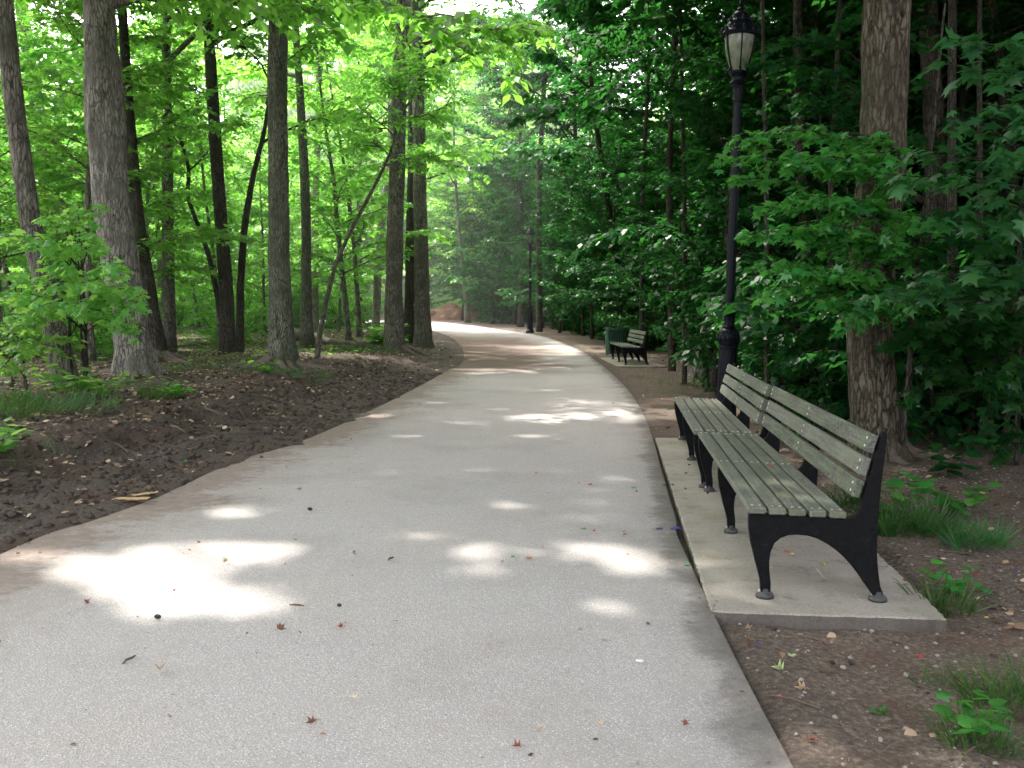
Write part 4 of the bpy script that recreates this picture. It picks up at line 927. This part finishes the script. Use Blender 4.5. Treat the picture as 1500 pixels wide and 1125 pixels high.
def lumps(name, label, cat, X, Y, size, mat):
    base = np.array([(1,0,0),(-1,0,0),(0,1,0),(0,-1,0),(0,0,.7),(0,0,-.5)],float); F = [(0,2,4),(2,1,4),(1,3,4),(3,0,4),(2,0,5),(1,2,5),(3,1,5),(0,3,5)]
    n = len(X); a = rng.uniform(0,6.28,n)
    o = place(name, leaves_mesh(name, np.stack([X,Y,ground(X,Y)+.002],1), np.stack([np.cos(a),np.sin(a),0*a],1), np.stack([rng.normal(size=n)*.2,rng.normal(size=n)*.2,np.ones(n)],1), rng.uniform(0,1,n)**3*(size[1]-size[0])+size[0], (base,F), M[mat])); tag(o, label, cat, kind='stuff')
n = 9000; X_ = rng.uniform(1,4.5,n); Y_ = rng.uniform(2.7,9,n); dr = -sdist(X_,Y_,Re); sx = X_-(1.0+.103*(Y_-4.6)); ok = (dr > .05)&~((sx > -.05)&(sx < 1.12)&(Y_ > 4.66))&(rng.random(n) < .35)
lumps('small_stones', 'small stones and crumbs of soil on the dirt right of the path', 'stones', X_[ok], Y_[ok], (.003,.016), 'stone')
lumps('soil_crumbs', 'dark crumbs of soil on the dirt right of the path', 'soil crumbs', X_[~ok & (dr > .05)][:2200], Y_[~ok & (dr > .05)][:2200], (.003,.012), 'soil')
n = 34000; X_ = rng.uniform(-6.5,-1.2,n); Y_ = rng.uniform(4.5,22,n); dl = sdist(X_,Y_,Le); ok = (dl > .02)&(dl < 2.4)&(rng.random(n) < .5)
lumps('soil_clods', 'dark clods of churned mud along the left edge of the path', 'mud clods', X_[ok], Y_[ok], (.006,.055), 'soil')
def twigs(name, label, X, Y, L):
    mb = MB()
    for x, y in zip(X, Y):
        a = random.uniform(0,3.14); l = random.uniform(*L); z = gz(x,y)+.01; d = Vector((math.cos(a),math.sin(a),random.uniform(-.1,.1)))*l
        mb.tube([(x,y,z),(x+d.x*.5+random.uniform(-.02,.02),y+d.y*.5,z+.012),(x+d.x,y+d.y,z+d.z*.4+.004)], [.004,.0035,.002], 4, cap=False)
    tag(mb.build(name, M['twig'], None), label, 'twigs', kind='stuff')
T_ = [(random.uniform(-7,-2),random.uniform(5,18)) for _ in range(500)]; T_ = [p for p in T_ if .1 < dL(*p) < 4][:260]
twigs('twig_litter', 'thin twigs scattered over the mud and bank on the left', [p[0] for p in T_], [p[1] for p in T_], (.08,.4))
T_ = [(random.uniform(1,4.5),random.uniform(2.8,8)) for _ in range(260)]; T_ = [p for p in T_ if dR(*p) > .05 and not (-.05 < p[0]-(1.0+.103*(p[1]-4.6)) < 1.12 and p[1] > 4.6)][:110]
twigs('twig_litter', 'thin twigs scattered over the dirt on the right', [p[0] for p in T_], [p[1] for p in T_], (.05,.22))
# exposed roots on the bank
for i, (px, py, L_) in enumerate([(250,625,1.1),(300,600,1.3),(350,600,1.2),(420,575,1.6),(150,640,.8),(470,560,1.2),(330,580,1.4)]):
    x, y, z = onground(px, py); a = random.uniform(-.5,.5); pts = []
    for k in range(12):
        pts.append((x, y, gz(x,y)-.002+.014*math.sin(k*1.3+i))); a += random.uniform(-.4,.4); x += math.cos(a)*L_/12; y += math.sin(a)*L_/12-.02
    mb = MB(); mb.tube(pts, np.linspace(.017,.004,12), 7, rough=.3, seed=i); o = mb.build('exposed_root', M['root'], None, smooth=True)
    tag(o, 'bare twisting root exposed on the eroded bank left of the path', 'root', 'bare roots along the eroded bank')

# ------------------------------------------------------------------ log, stumps, heap
def stick(name, label, cat, a, b, r0, r1, mat, n=14, lift=0, group=None, sides=12):
    P = []
    for i in range(n):
        f = i/(n-1); x = a[0]+(b[0]-a[0])*f+random.uniform(-.03,.03)*r0*8; y = a[1]+(b[1]-a[1])*f; P.append((x,y,gz(x,y)+r0*(1-f)*.7+r1*f*.6+lift*(1-f)))
    c = P[0]; mb = MB(); mb.tube(P, np.linspace(r0,r1,n), sides, rough=.2, seed=3); o = mb.build(name, M[mat], None, smooth=True, off=c, loc=c); tag(o, label, cat, group); return o
stick('fallen_log', 'fallen grey log lying on the ground behind the mossy trunk', 'log', onground(425,498)[:2], onground(530,510)[:2], .22, .06, 'log', lift=.1)
stick('fallen_branch', 'thin pale fallen branch on the wood floor behind the brown trunk', 'branch', onground(240,512)[:2], onground(330,500)[:2], .06, .03, 'root')
for lb, px, py, Y, hh, rr in (('broken reddish stump in the wood right of the crooked stem',0,0,0,0,0),):
    x, y, z = onground(278,468); st = empty('tree_stump', (x,y,z)); tag(st, 'broken pale brown stump standing far back in the left wood', 'tree stump')
    mb = MB(); mb.tube([(0,0,-.2),(0,.02,.3),(.03,0,.8),(.06,0,1.5),(.02,0,1.9)], [.36,.28,.24,.2,.08], 14, rough=.5, seed=5); mb.build('stump', M['tan'], st)
hx, hy = -4.5, 75.0; vs = []; fs = []; n = 46
for j in range(n):
    for i in range(n):
        u = (i/(n-1)-.5)*2; v = (j/(n-1)-.5)*2; h = max(0, 1-(u*u+v*v))**.75*(1.15+.5*(float(vn(i*.22,j*.22))-.5))*(1+.25*u)
        vs.append((u*2.7, v*1.8, h+.07*(random.random()-.5)*(h > .05)-.05))
for j in range(n-1):
    for i in range(n-1): a = j*n+i; fs.append((a,a+1,a+n+1,a+n))
mb = MB(); mb.add(vs, fs); o = mb.build('mulch_heap', M['mulch'], None, loc=(hx,hy,gz(hx,hy))); tag(o, 'brown heap of wood chips beyond the bend of the path', 'mulch heap')
hx, hy = -6.2, 74.0; mb = MB(); mb.tube([(-.3,0,.1),(-.2,0,.3),(0,0,.42),(.25,0,.35),(.4,0,.1)], [.12,.32,.4,.34,.1], 10, rough=.4); o = mb.build('boulder', M['mulch'], None, loc=(hx,hy,gz(hx,hy))); tag(o, 'small brown boulder at left foot of the wood chip heap', 'boulder')

# ------------------------------------------------------------------ single scraps and fallen leaves
def surf(px, py, z=None):
    if z is None:
        d = ray(px, py); k = CAMH/(-d[2]); x, y = d[0]*k, d[1]*k
        if dL(x,y) < 0 and dR(x,y) < 0: return (x, y, float(base_z(x,y))+.006)
        return onground(px, py)
    d = ray(px, py); k = (CAMH-z)/(-d[2]); return (d[0]*k, d[1]*k, z)
def fallen_leaf(px, py, c, label, s=.07, z=None, group=None):
    x, y, zz = surf(px, py, z); v = []; tv, tf = Tm; q = random.uniform(.5,1.4); s *= .72; wx = random.uniform(.6,1.0)
    for p in tv: v.append(((p[0])*s*wx*random.uniform(.7,1.25), (p[1]-.4)*s*random.uniform(.75,1.15), s*(q*abs(p[0])+.5*(p[1]-.4)**2)+.002+random.uniform(0,.16)*s))
    mb = MB(); mb.add(v, tf); mb.tube([(0,-.4*s,.003),(0.01,-.65*s,.01),(.0,-.9*s,.006)], [.0012,.001,.0008], 4)
    o = mb.build('fallen_leaf', M['l_'+c], None, loc=(x,y,zz)); o.rotation_euler = (0,0,random.uniform(0,6.28)); tag(o, label, 'fallen leaf', group)
def scrap(px, py, c, label, s=.03, z=None, long=1.0):
    x, y, zz = surf(px, py, z); rg = random.Random(px*7+py); n = 14; s *= .8; v = [(0,0,s*.45)]; f = []
    for r_, hh in ((.55,.3),(1,.04)):
        for i in range(n):
            a = 6.283*i/n; rr = s*r_*rg.uniform(.55,1.15); v.append((rr*math.cos(a)*long, rr*math.sin(a), s*hh*rg.uniform(.3,2.0)+.001))
    for i in range(n): j = (i+1)%n; f += [(0,1+i,1+j),(1+i,1+n+i,1+n+j,1+j)]
    mb = MB(); mb.add(v, f); o = mb.build('balloon_scrap', M['s_'+c], None, loc=(x,y,zz)); o.rotation_euler = (0,0,rg.uniform(-.5,.5)); tag(o, label, 'scrap')
def small(kind, px, py, label, s, mat, cat, z=None):
    x, y, zz = surf(px, py, z); mb = MB(); rg = random.Random(px+py)
    if kind == 'pebble': mb.tube([(-s,0,s*.4),(-s*.6,0,s*.5),(0,0,s*.55),(s*.6,0,s*.5),(s,0,s*.4)], [s*.1,s*.5,s*.62,s*.5,s*.1], 9, rough=.25, seed=px)
    elif kind == 'twig': mb.tube([(-s,0,.006),(-s*.3,s*.12,.010),(s*.4,-s*.05,.008),(s,s*.1,.006)], [.003,.005,.005,.003], 6); mb.tube([(-s*.3,s*.12,.010),(0,s*.4,.008)], [.003,.002], 5)
    elif kind == 'bark_piece':
        v = []; f = []; n = 9
        for i in range(n):
            for j in range(5):
                a = (j-2)*.55; v.append(((i/(n-1)-.5)*2*s*(1-.1*abs(j-2)*rg.random()), math.sin(a)*s*.32*(1-.4*abs(i-4)/4), s*.10+math.cos(a)*s*.14+rg.uniform(0,.06)*s))
        for i in range(n-1):
            for j in range(4): k = i*5+j; f.append((k,k+5,k+6,k+1))
        mb.add(v, f)
    o = mb.build(kind, M[mat], None, smooth=(kind == 'pebble'), loc=(x,y,zz)); o.rotation_euler = (0,0,rg.uniform(0,3.1) if kind != 'bark_piece' else rg.uniform(-.5,.8)); tag(o, label, cat)
small('bark_piece', 196, 738, 'curled tan strip of bark at left edge of the asphalt, nearest the mud', .13, 'tan', 'bark')
small('bark_piece', 212, 730, 'second curled tan strip of bark touching the first at the left edge', .11, 'tan', 'bark')
small('pebble', 454, 749, 'round black nut lying beside a sunlit spot on the asphalt', .022, 'stone_dark', 'nut')
small('pebble', 231, 908, 'dark pebble just below the big sunlit patch', .020, 'stone_dark', 'pebble')
small('pebble', 497, 890, 'tiny dark crumb on the middle of the asphalt', .014, 'stone_dark', 'pebble')
small('twig', 519, 812, 'short dark twig lying left of the green twig on the path', .035, 'twig', 'twig')
small('twig', 573, 821, 'short greenish twig lying on the middle of the path', .04, 'l_dark', 'twig')
small('twig', 435, 890, 'thin broken twig below the big sunlit patch', .04, 'twig', 'twig')
small('twig', 190, 970, 'thin pale twig lying alone on the lower left asphalt', .05, 'twig', 'twig')
small('twig', 1300, 940, 'dark twig on the dirt in front of the slab', .07, 'twig', 'twig')
for px, py, s, lb in ((1235,984,.016,'pale pebble beside dark pebbles in the middle of the dirt'),(1327,993,.017,'grey pebble on the dirt below the red scrap'),(1219,979,.014,'dark pebble left of the pale pebble on the dirt'),(1246,977,.015,'brown pebble right of the pale pebble on the dirt'),(1327,1073,.014,'pale stone low on the dirt near the grass'),(1290,1090,.016,'flat grey stone near the bottom of the dirt'),(1277,933,.013,'light pebble just under the slab front')):
    small('pebble', px, py, lb, s, 'stone' if 'dark' not in lb[:5] and 'brown' not in lb[:6] else 'stone_dark', 'pebble')
for px, py, c, s, lb in ((384,673,'redbrown',.07,'reddish brown leaf near the left edge of the path'),(438,719,'olive',.06,'dark olive leaf above the round black nut'),(432,794,'palegreen',.05,'yellow green leaf at right end of the big sunlit patch'),(330,826,'tan',.06,'tan leaf lying inside the big sunlit patch'),(255,869,'redbrown',.05,'reddish leaf in the gap of the sunlit patch'),(128,887,'brown',.06,'brown leaf with a red scrap at left below the sunlit patch'),(413,926,'brown',.07,'flat brown leaf on the middle left asphalt'),(498,922,'redbrown',.05,'small reddish leaf right of the flat brown leaf'),(235,986,'tan',.09,'large curled tan leaf on the lower left asphalt'),(516,1028,'pale',.06,'pale faded leaf near the bottom middle of the path'),(456,1064,'brown',.06,'brown crumpled leaf near the bottom middle of the path'),(791,1076,'pale',.05,'pale pinkish leaf near the bottom of the path'),(756,1099,'redbrown',.05,'dark reddish leaf at the bottom edge of the path'),(1004,1066,'redbrown',.06,'brown leaf near the right edge, bottom of the path'),(736,826,'brown',.05,'brown leaf right of centre on the path'),(1160,968,'palegreen',.06,'pale green lobed leaf on the dirt below the slab'),(1140,986,'palegreen',.075,'greenish white lobed leaf on the dirt beside the asphalt'),(1172,1019,'tan',.055,'light brown leaf standing on the dirt'),(1188,1092,'redbrown',.055,'curled rusty leaf at the bottom of the dirt'),(1270,860,'redbrown',.09,'crumpled red-brown leaf on the slab under the nearest bench'),(1098,925,'tan',.06,'tan leaf on the dirt at the slab corner'),(1100,945,'brown',.06,'pale brown leaf next to blue scrap by the slab corner'),(1205,830,'lime',.05,'yellow green leaf on the slab under the nearest bench'),(1430,990,'tan',.06,'tan leaf on dirt beside the wide grass clump'),(40,760,'pale',.08,'pale lobed leaf on the mud at the left edge'),(20,748,'green',.07,'green leaf on the mud at the left edge'),(270,680,'green',.08,'fresh green leaf on the mud by the left path edge'),(1165,775,'olive',.05,'olive leaf on the slab near the second support')):
    m_ = 's_lime' if c == 'lime' else None
    if m_: M['l_lime'] = M['s_lime']
    fallen_leaf(px, py, c, lb, s, z=.026 if 'slab under' in lb or 'on the slab' in lb else None)
for px, py, c, s, lb, lg in ((938,971,'white',.018,'small white scrap alone on the lower right of the path',1.6),(855,776,'green',.02,'green scrap left of a red scrap on the path',1.4),(870,779,'red',.016,'red scrap right of the green scrap on the path',1.2),(915,784,'red',.016,'red scrap nearest the slab edge on the path',1.3),(785,694,'pink',.016,'pink scrap on the far middle of the path',1.2),(848,709,'pink',.016,'pink scrap beside an orange scrap on the path',1.1),(864,711,'orange',.024,'orange scrap on the far part of the path',1.6),(929,716,'green',.022,'green scrap on the far right of the path',1.6),(775,819,'orange',.018,'orange scrap near the middle of the path',1.4),(751,817,'green',.014,'tiny green scrap near the middle of the path',1.3),(795,803,'pink',.01,'tiny pink scrap right of the orange scrap',1.0),(990,776,'blue',.03,'blue scrap at the edge between path and slab',1.8),(966,776,'blue',.02,'flat blue scrap on the asphalt next to the slab',2.4),(1006,828,'green',.018,'bright green scrap at the dirt seam beside the slab',1.6),(1204,943,'pink',.017,'pink scrap on the dirt below the slab',1.0),(1347,968,'red',.022,'bright red scrap on the dirt below the slab corner',1.1),(1141,1031,'pink',.018,'pink scrap beside the asphalt near the bottom',1.0),(1111,945,'blue',.015,'dark blue and white scrap at the near slab corner',1.2),(1358,816,'purple',.014,'pale purple scrap behind the slab right of the bench',1.1),(1430,848,'red',.016,'red scrap on the soil at the far right',1.1),(1485,840,'blue',.02,'blue scrap on the soil at the right edge',1.2),(1398,850,'purple',.012,'small mauve scrap behind the slab corner',1.2),(1313,854,'purple',.014,'purple scrap touching the back edge of the slab',1.1),(1308,797,'green',.014,'thin green scrap behind the nearest bench end',2.4),(1415,900,'yellow',.016,'yellow scrap on the soil right of the slab corner',1.3),(1445,905,'yellow',.012,'small yellow scrap at the right of the slab corner',1.3),(1152,808,'red',.022,'red scrap on the slab under the nearest bench',1.1),(1160,812,'yellow',.018,'yellow scrap beside the red one under the nearest bench',1.3),(1104,794,'lime',.018,'yellow green scrap on the slab by the second bench foot',1.4),(127,886,'pink',.012,'pink scrap touching the brown leaf on the left asphalt',1.0)):
    z = .026 if 'on the slab under' in lb or 'under the nearest' in lb or 'on the slab by' in lb else None
    scrap(px, py, c, lb, s, z, lg)
scrap(1127, 681, 'red', 'red scrap lying on the seat of the nearest bench', .02, .495, 1.3)

# ------------------------------------------------------------------ faint haze volume added for the glare over the open wood and far bend
m, nt = newmat('glare_haze'); v = nt.nodes.new('ShaderNodeVolumeScatter'); v.inputs['Density'].default_value = .0015; v.inputs['Anisotropy'].default_value = .5; v.inputs['Color'].default_value = (.93,1,.94,1)
o = nt.nodes.new('ShaderNodeOutputMaterial'); nt.links.new(v.outputs[0], o.inputs['Volume'])
mb = MB(); mb.add([(-95,12,-3),(-3,12,-3),(3,45,-3),(60,150,-3),(-95,150,-3),(-95,12,26),(-3,12,26),(3,45,26),(60,150,26),(-95,150,26)], [(4,3,2,1,0),(5,6,7,8,9),(0,1,6,5),(1,2,7,6),(2,3,8,7),(3,4,9,8),(4,0,5,9)])
tag(mb.build('haze', m, None), kind='structure'); cy.volume_bounces = 0

# ------------------------------------------------------------------ fine debris on the path and over the slab edge
n = 5200; Y_ = 3+rng.random(n)**1.5*32; X_ = rng.uniform(-3.4,2.6,n); dl = -sdist(X_,Y_,Le); dr = sdist(X_,Y_,Re)
ok = (dl > .02)&(dr > .02)&(rng.random(n) < .07+.9*np.exp(-dl/.28)+.5*np.exp(-dr/.10)); X_, Y_ = X_[ok], Y_[ok]; n = len(X_); a = rng.uniform(0,6.28,n)
tag(place('path_debris', leaves_mesh('path_debris', np.stack([X_,Y_,base_z(X_,Y_)+.008],1), np.stack([np.cos(a),np.sin(a),rng.normal(size=n)*.2],1), np.stack([rng.normal(size=n)*.4,rng.normal(size=n)*.4,np.ones(n)],1), rng.uniform(.006,.03,n), Tb, M['litter'])), 'tiny brown leaf bits and grit strewn over the asphalt', 'debris', kind='stuff')
n = 700; u = rng.random(n)*1.08; v_ = rng.random(n)**.9*6.2; ok = rng.random(n) < .05+.8*np.exp(-(1.08-u)/.10)+.25*np.exp(-u/.05); u, v_ = u[ok], v_[ok]; n = len(u); a = rng.uniform(0,6.28,n)
tag(place('slab_debris', leaves_mesh('slab_debris', np.stack([.985+u*ux+v_*dx_, 4.68+u*uy+v_*dy_, np.full(n,.030)],1), np.stack([np.cos(a),np.sin(a),rng.normal(size=n)*.2],1), np.stack([rng.normal(size=n)*.4,rng.normal(size=n)*.4,np.ones(n)],1), rng.uniform(.006,.035,n), Tb, M['litter'])), 'small leaf bits and soil along the back edge of the long slab', 'debris', kind='stuff')
